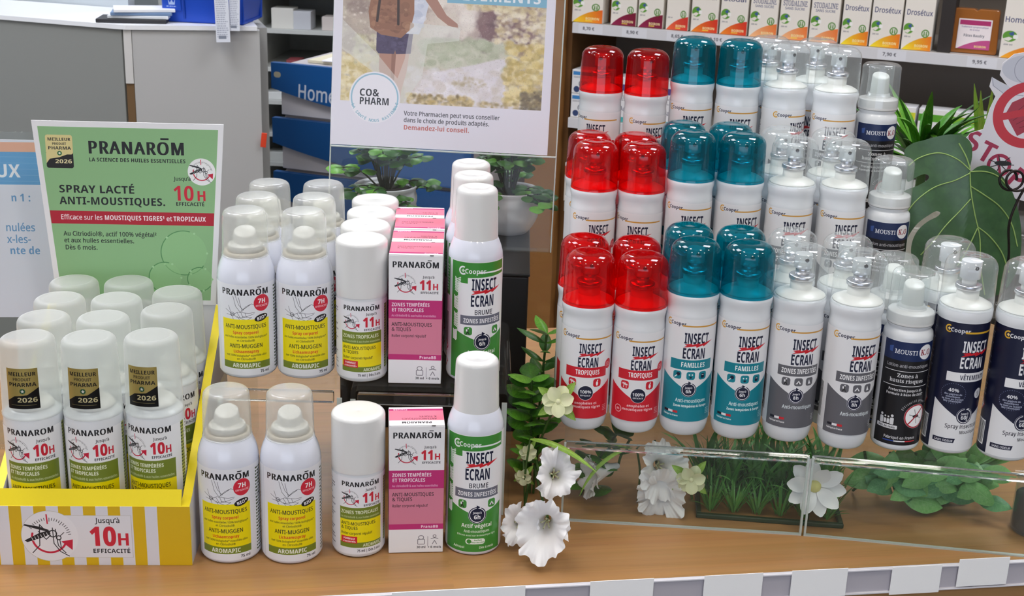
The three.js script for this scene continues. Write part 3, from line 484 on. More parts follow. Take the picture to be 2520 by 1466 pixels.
// ---------------------------------------------------------------- repellents on the step stand
const T1 = 0.0704, T2 = 0.1254, T3 = 0.1904, ord = ['first', 'second', 'third', 'fourth'];
const GR = 'repellent bottles on the step stand';
const rowsRight = [
  ['red', 'spray_bottle', T1, 'red capped tropical repellent bottle', [[0.0592, -0.9829, 5, 'front of the lowest step, beside the cream flower'], [0.0995, -0.9807, 6, 'front of the lowest step, touching a teal capped one'], [0.0566, -1.0252, 8, 'back of the lowest step, at the outer end'], [0.0978, -1.0235, 8, 'back of the lowest step, beside teal caps']]],
  ['red', 'spray_bottle', T2, 'red capped tropical repellent bottle', [[0.0674, -1.1275, 12, 'front of the middle step, at the outer end'], [0.1082, -1.126, -12, 'front of the middle step, touching a teal capped one'], [0.0640, -1.1685, 20, 'back of the middle step, at the outer end'], [0.1047, -1.1675, 10, 'back of the middle step, beside teal caps']]],
  ['red', 'spray_bottle', T3, 'red capped tropical repellent bottle', [[0.0756, -1.2400, -16, 'on the top step, at the outer end'], [0.1167, -1.2310, 24, 'on the top step, touching a teal capped one']]],
  ['teal', 'spray_bottle', T1, 'teal capped family repellent bottle', [[0.1387, -0.9795, 7, 'front of the lowest step, touching a red capped one'], [0.1790, -0.9759, 9, 'front of the lowest step, touching a clear capped one'], [0.1382, -1.0218, 7, 'back of the lowest step, beside red caps'], [0.1785, -1.0180, 9, 'back of the lowest step, beside clear caps']]],
  ['teal', 'spray_bottle', T2, 'teal capped family repellent bottle', [[0.1488, -1.1192, 2, 'front of the middle step, touching a red capped one'], [0.1910, -1.1190, 16, 'front of the middle step, touching a clear capped one'], [0.1453, -1.1618, 4, 'back of the middle step, beside red caps'], [0.1865, -1.1612, 6, 'back of the middle step, beside clear caps']]],
  ['teal', 'spray_bottle', T3, 'teal capped family repellent bottle', [[0.1583, -1.2290, 0, 'on the top step, touching a red capped one'], [0.1992, -1.2218, 2, 'on the top step, touching a clear capped one']]],
  ['grey', 'spray_bottle', T1, 'clear capped grey label repellent bottle', [[0.2195, -0.9740, 10, 'front of the lowest step, touching a teal capped one'], [0.2610, -0.9640, 13, 'front of the lowest step, touching the black label one'], [0.2190, -1.0160, 14, 'back of the lowest step, beside teal caps'], [0.2600, -1.0065, 10, 'back of the lowest step, beside the black label']]],
  ['grey', 'spray_bottle', T2, 'clear capped grey label repellent bottle', [[0.2335, -1.1110, 4, 'front of the middle step, touching a teal capped one'], [0.2770, -1.1080, 2, 'front of the middle step, touching the black label one'], [0.2310, -1.1530, 8, 'back of the middle step, beside teal caps'], [0.2740, -1.1500, -6, 'back of the middle step, beside the black label']]],
  ['grey', 'spray_bottle', T3, 'clear capped grey label repellent bottle', [[0.2405, -1.2130, 36, 'front of the top step, turned to show its side print'], [0.2830, -1.1990, -6, 'front of the top step, touching the black label one'], [0.2310, -1.2550, 10, 'back of the top step, beside teal caps'], [0.2735, -1.2470, -10, 'back of the top step, beside the black label']]],
  ['black', 'spray_bottle', T1, 'black label lotion spray bottle', [[0.3035, -0.9670, -5, 'front of the lowest step, between grey and navy labels'], [0.2990, -1.0060, 0, 'back of the lowest step, behind its twin']]],
  ['black', 'spray_bottle', T2, 'black label lotion spray bottle', [[0.3171, -1.1090, -6, 'on the middle step, left of the large leaf']]],
  ['black', 'spray_bottle', T3, 'black label lotion spray bottle', [[0.3235, -1.2060, 0, 'on the top step, beside the spiky plant']]],
  ['navy', 'spray_bottle', T1, 'navy label clothing spray bottle', [[0.3438, -0.9660, 14, 'front of the lowest step, touching the black label one'], [0.3848, -0.9560, 14, 'at the right end of the lowest step'], [0.3405, -1.0085, 12, 'back of the lowest step, below the large leaf']]],
];
for (const [kind, name, y, look, list] of rowsRight) for (const [x, z, deg, where] of list) place(kind, name, `${look}, ${where}`.replace('clear capped grey label repellent bottle','grey label repellent bottle'), 'bottle', GR, x, y, z, deg);

// ---------------------------------------------------------------- repellents on the counter and the riser, left
const GL = { spray: 'white spray cans with translucent caps', roller: 'white roll-on bottles', carton: 'pink repellent cartons', mist: 'green aerosol cans', box: 'frosted cap bottles in the yellow tray' };
place('spray', 'spray_can', 'white spray can on the counter beside the yellow tray', 'spray can', GL.spray, -0.2022, 0, -0.8869, 2);
place('spray', 'spray_can', 'white spray can on the counter beside the roll-on bottle', 'spray can', GL.spray, -0.1572, 0, -0.8890, 10);
[[-0.2045, -0.9800, 7, 'left column, front row'], [-0.1600, -0.9830, 8, 'right column, front row'], [-0.2035, -1.0250, 4, 'left column, second row'], [-0.1590, -1.0280, 12, 'right column, second row'], [-0.2020, -1.0700, 0, 'left column, last row'], [-0.1580, -1.0730, 6, 'right column, last row']].forEach(([x, z, d, w]) => place('spray', 'spray_can', `white spray can on the riser, ${w}`, 'spray can', GL.spray, x, HL, z, d));
place('roller', 'roll_on_bottle', 'white capped roll-on bottle standing on the counter', 'bottle', GL.roller, -0.1090, 0, -0.8990, 12);
[[-0.1155, -0.9770, 6, 'first'], [-0.1170, -1.0170, 10, 'second'], [-0.1170, -1.0570, 0, 'third'], [-0.1180, -1.0970, 0, 'last']].forEach(([x, z, d, w]) => place('roller', 'roll_on_bottle', `white capped roll-on bottle on the riser, ${w} from the front`, 'bottle', GL.roller, x, HL, z, d));
place('cartonFlip', 'medicine_carton', 'pink and white carton standing on the counter', 'carton', GL.carton, -0.0672, 0, -0.9075, 6.5);
[[-0.0735, -0.9765, 2, 0], [-0.0750, -1.0115, 2.6, 1], [-0.0765, -1.0475, 3, 0], [-0.0790, -1.0825, 3.4, 1]].forEach(([x, z, d, f], i) => place(f ? 'cartonFlip' : 'carton', 'medicine_carton', `pink and white carton on the riser, ${['first', 'second', 'third', 'last'][i]} from the front`, 'carton', GL.carton, x, HL, z, d));
place('mist', 'aerosol_can', 'green label aerosol can standing on the counter', 'spray can', GL.mist, -0.0235, 0, -0.9105, 7);
[[-0.0290, -0.9870, 18, 'first'], [-0.0335, -1.0300, 14, 'second'], [-0.0370, -1.0720, 10, 'last']].forEach(([x, z, d, w]) => place('mist', 'aerosol_can', `green label aerosol can on the riser, ${w} from the front`, 'spray can', GL.mist, x, HL, z, d));

// ---------------------------------------------------------------- yellow display tray with its header card
const TR = 3.6 * D2R;
{
  const t = thing('display_tray', 'yellow and white striped cardboard tray with a green header card', 'display box', [-0.2965, 0, -0.8577], TR);
  const W = 0.142, FH = 0.0475, DP = 0.186;
  const stripes = print(142, 47.5, 8, (c) => {
    rect(c, -71, 0, 142, 48, '#dfdee4'); for (let i = -8; i < 8; i++) rect(c, 57.2 - 17.4 + i * 17.4 - 17.4 * 1.5 - 0.6, 0, 8.7, 48, '#dcb400'); rect(c, 54, 0, 17, 48, '#dcb400');
    rect(c, -28, 7.2, 57.3, 34, '#b8b3a4'); disc(c, -29, 24, 20.25, '#b8b3a4'); rect(c, -28, 7.4, 57, 33.6, '#e4e3e8'); disc(c, -29, 24, 20, '#e9e8ec'); dial(c, -29.4, 25, 16.4);
    hours(c, '10', 12.6, 31.4, 2.45);
  });
  const ymat = std(0xf5dd00, 0.5);
  part('tray_front', rbox(W, FH, 0.0012, 0.0003), [ymat, ymat, ymat, ymat, lab(stripes, 0.5), ymat], t, [0, FH / 2, 0]);
  part('tray_front_fold', box(W - 0.012, 0.0122, 0.001), ymat, t, [0, FH + 0.0052, -0.0028], [-0.45, 0, 0]);
  part('tray_floor', box(W - 0.003, 0.0012, DP - 0.003), M.cardWhite, t, [0, 0.001, -DP / 2]);
  for (const s of [-1, 1]) { // sides rise towards the header: outer face striped, folded yellow edge
    const sh = new THREE.Shape([P2(0, 0), P2(0, FH), P2(-0.012, FH + 0.003), P2(-DP + 0.004, 0.137), P2(-DP, 0.137), P2(-DP, 0)]);
    const g = new THREE.ExtrudeGeometry(sh, { depth: 0.0065, bevelEnabled: false }); g.rotateY(-PI / 2); g.translate(0.00325, 0, 0);
    part('tray_side', g, [std(0xdcdbe0, 0.55), ymat], t, [s * (W / 2 - 0.0034), 0, 0]);
  }
  part('tray_back', box(W, 0.137, 0.0012), M.cardWhite, t, [0, 0.0685, -DP]);
  const header = print(150, 150, 9, (c) => {
    rect(c, -75, 0, 150, 150, '#ececef'); poly(c, [[-70.5, 4.5], [70.5, 4.5], [60, 146], [-60, 146]], '#8ebb86');
    c.save(); c.translate(-55, 11); c.scale(0.92, 0.92); rrect(c, -11, 0, 23, 29, 2, '#191817'); const g = '#dccf92'; c.fillStyle = g; c.beginPath(); c.roundRect(-11, 0, 23, 17, 2); c.fill(); poly(c, [[-11, 16], [12, 13], [12, 15], [0, 19.6], [-8, 21], [-11, 25]], g);
    tx(c, 'MEILLEUR', 0.6, 5.2, 3.7, { bold: true, fit: 19.6 }); tx(c, 'PRODUIT', 0.6, 8.8, 2.8, { bold: true, fit: 12 }); tx(c, 'PHARMA', 0.6, 12.8, 3.7, { bold: true, fit: 19.6 }); disc(c, 0.5, 16, 2, '#2f6d3c'); disc(c, 0.5, 16, 0.9, '#f0efe6'); tx(c, '2026', 3.5, 24.8, 4.8, { bold: true, col: '#efe3b0', fit: 14.5 }); c.restore();
    brand(c, 5.5, 25.4, 14, 76); tx(c, 'LA SCIENCE DES HUILES ESSENTIELLES', 6, 31.8, 4.1, { bold: true, fit: 76 });
    disc(c, 56.4, 38.6, 11, '#f1f1f2'); dial(c, 56.4, 38.8, 9); tx(c, 'Jusqu\u2019à', 41, 46, 4.2, { bold: false }); tx(c, '10', 41.4, 62.4, 17, { col: RED, bold: true, fit: 17 }); tx(c, 'H', 55.6, 62.4, 11.5, { col: RED, bold: true }); tx(c, 'EFFICACITÉ', 46.4, 66.6, 4, { bold: true, fit: 23 });
    tx(c, 'SPRAY LACTÉ', -57, 57.4, 8.6, { al: 'left', bold: true, fit: 60 }); tx(c, 'ANTI-MOUSTIQUES.', -57, 67, 8.6, { al: 'left', bold: true, fit: 84 });
    poly(c, [[-65.2, 72.4], [65.3, 72.4], [64.6, 83], [-64.4, 83]], '#b3172e'); tx(c, 'Efficace sur les ', -57, 79.4, 5.4, { al: 'left', col: '#f4e6e8', fit: 34.5 }); tx(c, 'MOUSTIQUES TIGRES¹', -22.4, 79.4, 5.4, { al: 'left', bold: true, col: '#f8eef0', fit: 48 }); tx(c, 'et', 29.2, 79.4, 5.4, { col: '#f4e6e8' }); tx(c, 'TROPICAUX', 32.5, 79.4, 5.4, { al: 'left', bold: true, col: '#f8eef0', fit: 26 });
    tx(c, 'Au Citriodiol®, actif 100% végétal²', -55.5, 93, 5, { al: 'left', fit: 74 }); tx(c, 'et aux huiles essentielles.', -55.5, 98.6, 5, { al: 'left', fit: 56 }); tx(c, 'Dès 6 mois.', -55, 104.4, 5, { al: 'left', fit: 26 });
    for (const [x, y, r] of [[40, 106, 18.5], [24, 127, 13], [52, 128, 10]]) { disc(c, x, y, r, 'rgba(150,200,140,.6)'); ring(c, x, y, r, '#4f8a55', 0.7, 0.6, 5); for (let i = 0; i < 5; i++) disc(c, x + r * Math.cos(i * 1.3), y + r * Math.sin(i * 1.3), 0.9, '#a9d3a2'); }
  });
  header.wrapS = header.wrapT = THREE.ClampToEdgeWrapping;
  const sh = new THREE.Shape([P2(-0.075, 0.15), P2(0.075, 0.15), P2(0.064, 0), P2(-0.064, 0)]);
  const g = new THREE.ExtrudeGeometry(sh, { depth: 0.0012, bevelEnabled: false }); const uv = g.attributes.uv, p = g.attributes.position;
  for (let i = 0; i < p.count; i++) uv.setXY(i, p.getX(i) / 0.15 + 0.5, p.getY(i) / 0.15);
  part('header_card', g, [lab(header, 0.5), M.cardWhite], t, [0, 0.137, -DP + 0.0008], [-0.03, 0, 0]);
  // bottles in the tray
  const c0 = Math.cos(TR), s0 = Math.sin(TR), rows = ['front', 'second', 'third', 'last'];
  const spots = [[-0.0425, -0.0265, 4], [-0.0425, -0.0695, -3], [-0.0425, -0.1125, 2], [-0.0425, -0.1555, 5], [0.0002, -0.0275, 0], [0.0002, -0.0705, 3], [0.0002, -0.1135, 0], [0.0002, -0.1565, 0], [0.0428, -0.0325, -9], [0.0428, -0.0895, 18], [0.0428, -0.1325, 14]];
  spots.forEach(([x, z, d], i) => {
    const col = ['left', 'middle', 'right'][i < 4 ? 0 : i < 8 ? 1 : 2], row = rows[i < 4 ? i : i < 8 ? i - 4 : i - 8], first = row === 'front';
    z -= 0.002; place(first ? 'award' : 'frosted', 'milk_spray_bottle', `frosted cap bottle in the yellow tray, ${col} column, ${row === 'last' || i === 10 ? 'last' : row} row`, 'bottle', GL.box, -0.2965 + c0 * x + s0 * z, 0.0018, -0.8577 - s0 * x + c0 * z, d + 6);
  });
}

// ---------------------------------------------------------------- greenery and flowers
function leafGeo(Ln, W, { droop = 0.5, cup = 0.15, p = 0.8, q = 0.8, n = 8, m = 4, wave = 0 } = {}) {
  const pos = [], idx = [], uvs = []; let y = 0, z = 0;
  for (let i = 0; i <= n; i++) {
    const s = i / n, a = droop * s; if (i) { y += Math.cos(a) * Ln / n; z += Math.sin(a) * Ln / n; }
    const w = W / 2 * Math.pow(Math.sin(PI * Math.pow(0.02 + 0.97 * s, p)), q);
    for (let j = 0; j <= m; j++) { const t = j / m * 2 - 1, c = cup * w * t * t + wave * w * Math.sin(s * 17 + t * 2) * Math.abs(t); pos.push(t * w, y - Math.sin(a) * c, z + Math.cos(a) * c); uvs.push(j / m, s); }
  }
  for (let i = 0; i < n; i++) for (let j = 0; j < m; j++) { const a = i * (m + 1) + j, b = a + m + 1; idx.push(a, a + 1, b, b, a + 1, b + 1); }
  const g = new THREE.BufferGeometry(); g.setAttribute('position', new THREE.Float32BufferAttribute(pos, 3)); g.setAttribute('uv', new THREE.Float32BufferAttribute(uvs, 2)); g.setIndex(idx); g.computeVertexNormals(); return g;
}
function aim(o, pos, dir, normal) {
  const Y = dir.clone().normalize(), Z = normal.clone().addScaledVector(Y, -normal.dot(Y)).normalize(), X = new THREE.Vector3().crossVectors(Y, Z);
  o.quaternion.setFromRotationMatrix(new THREE.Matrix4().makeBasis(X, Y, Z)); o.position.copy(pos); return o;
}
const leafTex = (base, vein, dark) => tex(128, 256, (c) => {
  rect(c, 0, 0, 128, 256, base); for (let i = 0; i < 260; i++) { c.globalAlpha = 0.12; disc(c, rr(0, 128), rr(0, 256), rr(2, 10), rnd() < 0.5 ? dark : vein); } c.globalAlpha = 0.55; line(c, [[64, 0], [64, 256]], vein, 3); c.globalAlpha = 0.3; for (let i = 0; i < 9; i++) { line(c, [[64, 250 - i * 28], [8, 225 - i * 28]], vein, 1.4); line(c, [[64, 250 - i * 28], [120, 225 - i * 28]], vein, 1.4); } c.globalAlpha = 1;
});
const foliage = (base, vein, dark, rough = 0.42, tr = 0.12) => phys(0xffffff, rough, { map: leafTex(base, vein, dark), transmission: tr, ior: 1.35 });
const F = { box: foliage('#5d9c2c', '#98c850', '#2f6418'), boxDark: foliage('#3a6b24', '#5f9038', '#1f4312'), deep: foliage('#2c5a24', '#4b7d3a', '#16330f'), blade: foliage('#3c7c22', '#86b644', '#1c4510'), leafy: foliage('#80bc6c', '#aad696', '#569450', 0.4, 0.06), leafy2: foliage('#68a66c', '#96c88e', '#468056', 0.4, 0.06), grass: phys(0x549440, 0.5), lime: foliage('#8fb548', '#c5d98a', '#5f8a2c'), stem: std(0x3c5a22, 0.6), stemDark: std(0x2c2f1c, 0.7), petal: phys(0xf7f7f8, 0.65, { transmission: 0.16, ior: 1.3 }), cream: phys(0xe9ecc4, 0.5, { transmission: 0.2, ior: 1.3 }), stamen: std(0xdfe0b8, 0.6) };
const GEO = { round: leafGeo(0.016, 0.014, { droop: 0.5, cup: 0.35, p: 1.25, q: 0.6 }), roundBig: leafGeo(0.021, 0.018, { droop: 0.6, cup: 0.3, p: 1.25, q: 0.6 }), long: leafGeo(0.026, 0.011, { droop: 0.5, cup: 0.4, p: 0.95 }), broad: leafGeo(0.034, 0.018, { droop: 0.7, cup: 0.25, p: 0.95, q: 0.85, wave: 0.05 }), broadS: leafGeo(0.024, 0.015, { droop: 0.4, cup: 0.3, p: 0.95, q: 0.85, wave: 0.06 }) };
function sprig(t, pts, leaf, mats, n, spread, from = 0.2) { // one stem with opposite leaves, as parts of t
  const cv = new THREE.CatmullRomCurve3(pts.map((p) => V(...p))); part('stem', new THREE.TubeGeometry(cv, 20, 0.0011, 5), F.stem, t);
  for (let i = 0; i < n; i++) {
    const s = from + (1 - from) * i / (n - 1), p = cv.getPoint(s), tan = cv.getTangent(s), a0 = i * 1.3 + rr(-0.3, 0.3);
    for (const k of i === n - 1 ? [0, 2.1, 4.2] : [0, PI]) {
      const a = a0 + k, side = V(Math.cos(a), 0, Math.sin(a)), dir = tan.clone().multiplyScalar(0.5).addScaledVector(side, spread);
      const l = part('leaf', leaf, mats[Math.floor(rnd() * mats.length)], t); aim(l, p, dir, tan.clone().addScaledVector(side, -0.4).negate()); l.scale.setScalar(rr(0.8, 1.2));
    }
  }
}
{
  seed = 21;
  const a = thing('artificial_sprig', 'bright green round leaved artificial sprig beside the green can', 'plant'); sprig(a, [[0.02, 0.001, -0.995], [0.019, 0.06, -0.99], [0.0175, 0.106, -0.985]], GEO.roundBig, [F.box, F.box, F.boxDark], 14, 0.62, 0.2);
  const b = thing('artificial_sprig', 'taller narrow leaved artificial sprig between the two displays', 'plant'); sprig(b, [[0.026, 0.001, -1.035], [0.026, 0.06, -1.035], [0.0295, 0.127, -1.032]], GEO.long, [F.boxDark, F.box, F.boxDark], 14, 0.62, 0.2);
  const d = thing('artificial_sprig', 'low dark green sprig seen through the stand front', 'plant'); sprig(d, [[0.062, 0.001, -0.995], [0.072, 0.03, -0.992], [0.088, 0.056, -0.995]], GEO.roundBig, [F.box, F.boxDark], 8, 0.75, 0.1);
}
// ruffled white blossom: overlapping petals with frilled rims round a tuft of stamens
function frillPetal(R, H, a, span, ph) {
  const n = 16, m = 60, pos = [], idx = [];
  for (let i = 0; i <= n; i++) for (let j = 0; j <= m; j++) {
    const v = i / n, u = j / m * 2 - 1, an = a + u * span, w6 = Math.pow(v, 7), w2 = v * v * v, lobe = 1 + 0.1 * Math.cos(u * 2.4 + ph) * v;
    const r = R * (0.14 + 0.46 * v + 0.4 * w2) * lobe + R * w6 * (0.07 * Math.sin(9 * u + ph) + 0.04 * Math.sin(19 * u + 2 * ph) + 0.018 * Math.sin(37 * u)), y = H * (1.5 * v - 0.35 * w2 * v) + R * w6 * (0.1 * Math.sin(12 * u + ph * 2) + 0.04 * Math.sin(23 * u + ph) + 0.02 * Math.sin(41 * u + 1)) + R * 0.2 * w2 * Math.sin(ph * 3 + u);
    pos.push(r * Math.cos(an), y, r * Math.sin(an));
  }
  for (let i = 0; i < n; i++) for (let j = 0; j < m; j++) { const p = i * (m + 1) + j, q = p + m + 1; idx.push(p, q, p + 1, q, q + 1, p + 1); }
  const g = new THREE.BufferGeometry(); g.setAttribute('position', new THREE.Float32BufferAttribute(pos, 3)); g.setIndex(idx); g.computeVertexNormals(); return g;
}
function blossom(label, pos, dir, R, H, petals = 6, stem) {
  const t = thing('white_flower', label, 'flower', [pos[0], pos[1], pos[2]], 0, 'white ruffled flowers');
  const f = new THREE.Group(); f.name = 'flower_head'; t.add(f); aim(f, V(0, 0, 0), V(...dir), V(0.1, 1, 0.2)); f.scale.set(0.95, 1, 1.15);
  for (let k = 0; k < petals; k++) part('petal', frillPetal(R * rr(0.92, 1.08), H * rr(0.9, 1.1), k * 2 * PI / petals + rr(-0.2, 0.2), PI / petals * 1.3, rr(0, 6)), F.petal, f);
  for (let k = 0; k < 5; k++) { const a = k * 1.257; part('stamen', tube([V(0, 0, 0), V(0.002 * Math.cos(a), H * 0.35, 0.002 * Math.sin(a)), V(0.004 * Math.cos(a), H * 0.55, 0.004 * Math.sin(a))], 0.0006, 8, 5), F.stamen, f); }
  if (stem) part('stem', tube([V(0, 0, 0), ...stem.map((p) => V(p[0] - pos[0], p[1] - pos[1], p[2] - pos[2]))], 0.0011, 16, 5), F.stem, t);
}
seed = 33;
blossom('large white ruffled flower lying open on the counter front', [0.033, 0.0215, -0.912], [-0.12, 0.25, 0.96], 0.0195, 0.028, 3, [[0.03, 0.02, -0.94], [0.022, 0.035, -0.975]]);
blossom('white ruffled flower half hidden behind the large open one', [0.037, 0.042, -0.946], [0.05, 0.45, 0.85], 0.0165, 0.022, 3, [[0.03, 0.035, -0.95], [0.021, 0.045, -0.985]]);
blossom('white ruffled flower resting against the green aerosol can', [0.0122, 0.0165, -0.918], [-0.05, 0.25, 0.94], 0.0145, 0.017, 3, [[0.016, 0.014, -0.95], [0.02, 0.03, -0.99]]);
blossom('white ruffled flower hanging sideways inside the stand, leftmost one', [0.0905, 0.033, -0.986], [-0.75, -0.1, 0.45], 0.015, 0.026, 3, [[0.092, 0.042, -0.985], [0.1, 0.05, -1.0]]);
blossom('upper white ruffled flower inside the stand beside the grass', [0.1215, 0.034, -0.988], [0.15, 0.25, 0.9], 0.021, 0.019, 4, [[0.12, 0.05, -1.0]]);
blossom('lower white ruffled flower inside the stand beside the grass', [0.1225, 0.021, -0.98], [0.05, -0.15, 0.96], 0.02, 0.016, 4, [[0.12, 0.03, -0.99]]);
function creamFlower(label, pos, dir, s, stem) {
  const t = thing('cream_flower', label, 'flower', pos, 0, 'small cream flowers'), f = new THREE.Group(); f.name = 'flower_head'; t.add(f); aim(f, V(0, 0, 0), V(...dir), V(0.1, 1, 0.1));
  const g = leafGeo(0.0105 * s, 0.0085 * s, { droop: -0.6, cup: 0.5, p: 1.3, q: 0.6 }), sp = leafGeo(0.016 * s, 0.006 * s, { droop: 0.3, cup: 0.4, p: 0.9 });
  for (let k = 0; k < 7; k++) { const a = k * 0.898; aim(part('petal', g, F.cream, f), V(0, 0, 0), V(Math.cos(a), k % 2 ? 0.7 : 0.3, Math.sin(a)), V(0, 1, 0)); }
  for (let k = 0; k < 4; k++) { const a = k * 1.7 + 0.4; aim(part('sepal', sp, F.lime, f), V(0, -0.002, 0), V(Math.cos(a), -0.35, Math.sin(a)), V(0, 1, 0)); }
  part('eye', new THREE.SphereGeometry(0.0018 * s, 10, 8), F.stamen, f, [0, 0.001, 0]);
  part('stem', tube([V(0, 0, 0), ...stem.map((p) => V(p[0] - pos[0], p[1] - pos[1], p[2] - pos[2]))], 0.001, 16, 5), F.stem, t);
}
creamFlower('cream succulent-like flower in front of the first red bottle', [0.0385, 0.0995, -0.9555], [-0.1, 0.35, 0.93], 1.25, [[0.034, 0.085, -0.965], [0.024, 0.04, -0.985], [0.023, 0.001, -0.995]]);
creamFlower('cream flower behind the stand front, left of the grass', [0.146, 0.036, -0.9585], [-0.1, 0.15, 0.97], 1.15, [[0.146, 0.03, -0.968], [0.15, 0.012, -0.972]]);
creamFlower('tiny cream flower drooping below the green sprigs', [0.017, 0.05, -0.968], [0.1, 0.1, 0.95], 0.7, [[0.014, 0.052, -0.98], [0.016, 0.035, -0.995], [0.02, 0.001, -1.0]]);
creamFlower('tiny cream flower bud cluster just above the large white flower', [0.014, 0.034, -0.957], [-0.2, 0.0, 0.95], 0.7, [[0.014, 0.045, -0.972], [0.018, 0.03, -0.99], [0.02, 0.001, -1.004]]);
// drooping strap leaf
{ const t = thing('strap_leaf', 'pale green curved strap leaf crossing the stand edge', 'leaf', [0.018, 0.0, -0.958]); aim(part('blade', leafGeo(0.066, 0.0052, { droop: 1.25, cup: 0.5, p: 0.75, q: 0.7, n: 14 }), F.lime, t), V(0, 0.068, 0.004), V(0.55, 0.42, 0.72), V(0.6, -0.6, 0.1)); part('stem', tube([V(-0.002, 0.001, 0), V(-0.003, 0.035, 0.002), V(0, 0.068, 0.004)], 0.0009, 10, 5), F.stem, t); }
{ const t = thing('strap_leaf', 'thin strap leaf curving down behind the stand front', 'leaf', [0.104, 0, -0.985]); aim(part('blade', leafGeo(0.07, 0.0045, { droop: 1.6, cup: 0.5, p: 0.75, q: 0.7, n: 14 }), F.lime, t), V(0, 0.05, 0), V(-0.6, 0.3, 0.5), V(-0.4, -0.9, 0.2)); part('stem', tube([V(0.004, 0.001, 0), V(0.004, 0.03, 0), V(0, 0.05, 0)], 0.0009, 10, 5), F.stem, t); }
// grass mat: plastic tray frame with rows of blade tufts
{
  seed = 44;
  const t = thing('grass_mat', 'square of dark artificial grass in a green plastic tray', 'artificial grass', [0.2155, 0, -1.0105], -5 * D2R), trayM = std(0x1f3a22, 0.5);
  for (const s of [-1, 1]) { part('tray_rim', rbox(0.116, 0.004, 0.004, 0.001), trayM, t, [0, 0.002, s * 0.051]); part('tray_rim', rbox(0.004, 0.004, 0.098, 0.001), trayM, t, [s * 0.056, 0.002, 0]); }
  const tufts = [0, 1, 2].map(() => { const gs = []; for (let i = 0; i < 22; i++) { const b = leafGeo(rr(0.018, 0.031), 0.0021, { droop: rr(0.1, 0.8), cup: 0.3, p: 0.6, q: 0.6, n: 5, m: 2 }); const a = rr(0, 6.28), o = new THREE.Object3D(), l = rr(0.05, 0.75); aim(o, V(Math.cos(a) * rr(0, 0.004), 0, Math.sin(a) * rr(0, 0.004)), V(Math.cos(a) * l, 1, Math.sin(a) * l), V(Math.cos(a), 0.1, Math.sin(a))); o.updateMatrix(); b.applyMatrix4(o.matrix); gs.push(b); } return mergeGeometries(gs); });
  const tall = [0, 1].map(() => { const gs = []; for (let i = 0; i < 9; i++) { const b = leafGeo(rr(0.045, 0.062), 0.0042, { droop: rr(0.2, 1.3), cup: 0.4, p: 0.62, q: 0.6, n: 9, m: 2 }); const a = rr(0, 6.28), o = new THREE.Object3D(), l = rr(0.05, 0.35); aim(o, V(Math.cos(a) * 0.003, 0, Math.sin(a) * 0.003), V(Math.cos(a) * l, 1, Math.sin(a) * l), V(Math.cos(a), 0.1, Math.sin(a))); o.updateMatrix(); b.applyMatrix4(o.matrix); gs.push(b); } return mergeGeometries(gs); });
  for (let r = 0; r < 5; r++) for (let k = 0; k < 6; k++) part('grass_tuft', tufts[(r + k) % 3], F.grass, t, [-0.046 + k * 0.0184 + (r % 2) * 0.006, 0.002, 0.04 - r * 0.02], [0, k * 1.1 + r, 0]).scale.set(1, 1.25, 1);
  for (let k = 0; k < 12; k++) part('tall_tuft', tall[k % 2], F.grass, t, [-0.05 + (k % 6) * 0.02, 0.002, 0.012 - Math.floor(k / 6) * 0.035], [0, k * 0.9, 0]);
}
// daisy
{
  seed = 51;
  const t = thing('white_daisy', 'large white daisy with a pale yellow centre behind the stand seam', 'flower', [0.2425, 0.036, -0.954]), f = new THREE.Group(); f.name = 'flower_head'; t.add(f); aim(f, V(0, 0, 0), V(-0.05, 0.3, 0.95), V(0, 1, -0.2));
  const g = leafGeo(0.0215, 0.0125, { droop: 0.25, cup: 0.25, p: 1.05, q: 0.55 });
  for (let k = 0; k < 10; k++) { const a = k * 0.6283 + 0.1; aim(part('petal', g, F.petal, f), V(0.003 * Math.cos(a), -0.0006 * (k % 2), 0.003 * Math.sin(a)), V(Math.cos(a), k === 3 ? 0.9 : 0.22 - 0.1 * (k % 2), Math.sin(a)), V(0, 1, 0)); }
  part('centre', lathe([[0, 3.4], [2, 3.2], [4, 2.2], [5, 0.6], [4.6, 0], [0, 0]], 24), std(0xd6cf86, 0.8), f);
  part('stem', tube([V(0, 0, 0), V(0, -0.012, -0.008), V(0, -0.0355, -0.012)], 0.0012, 10, 5), F.stem, t);
}
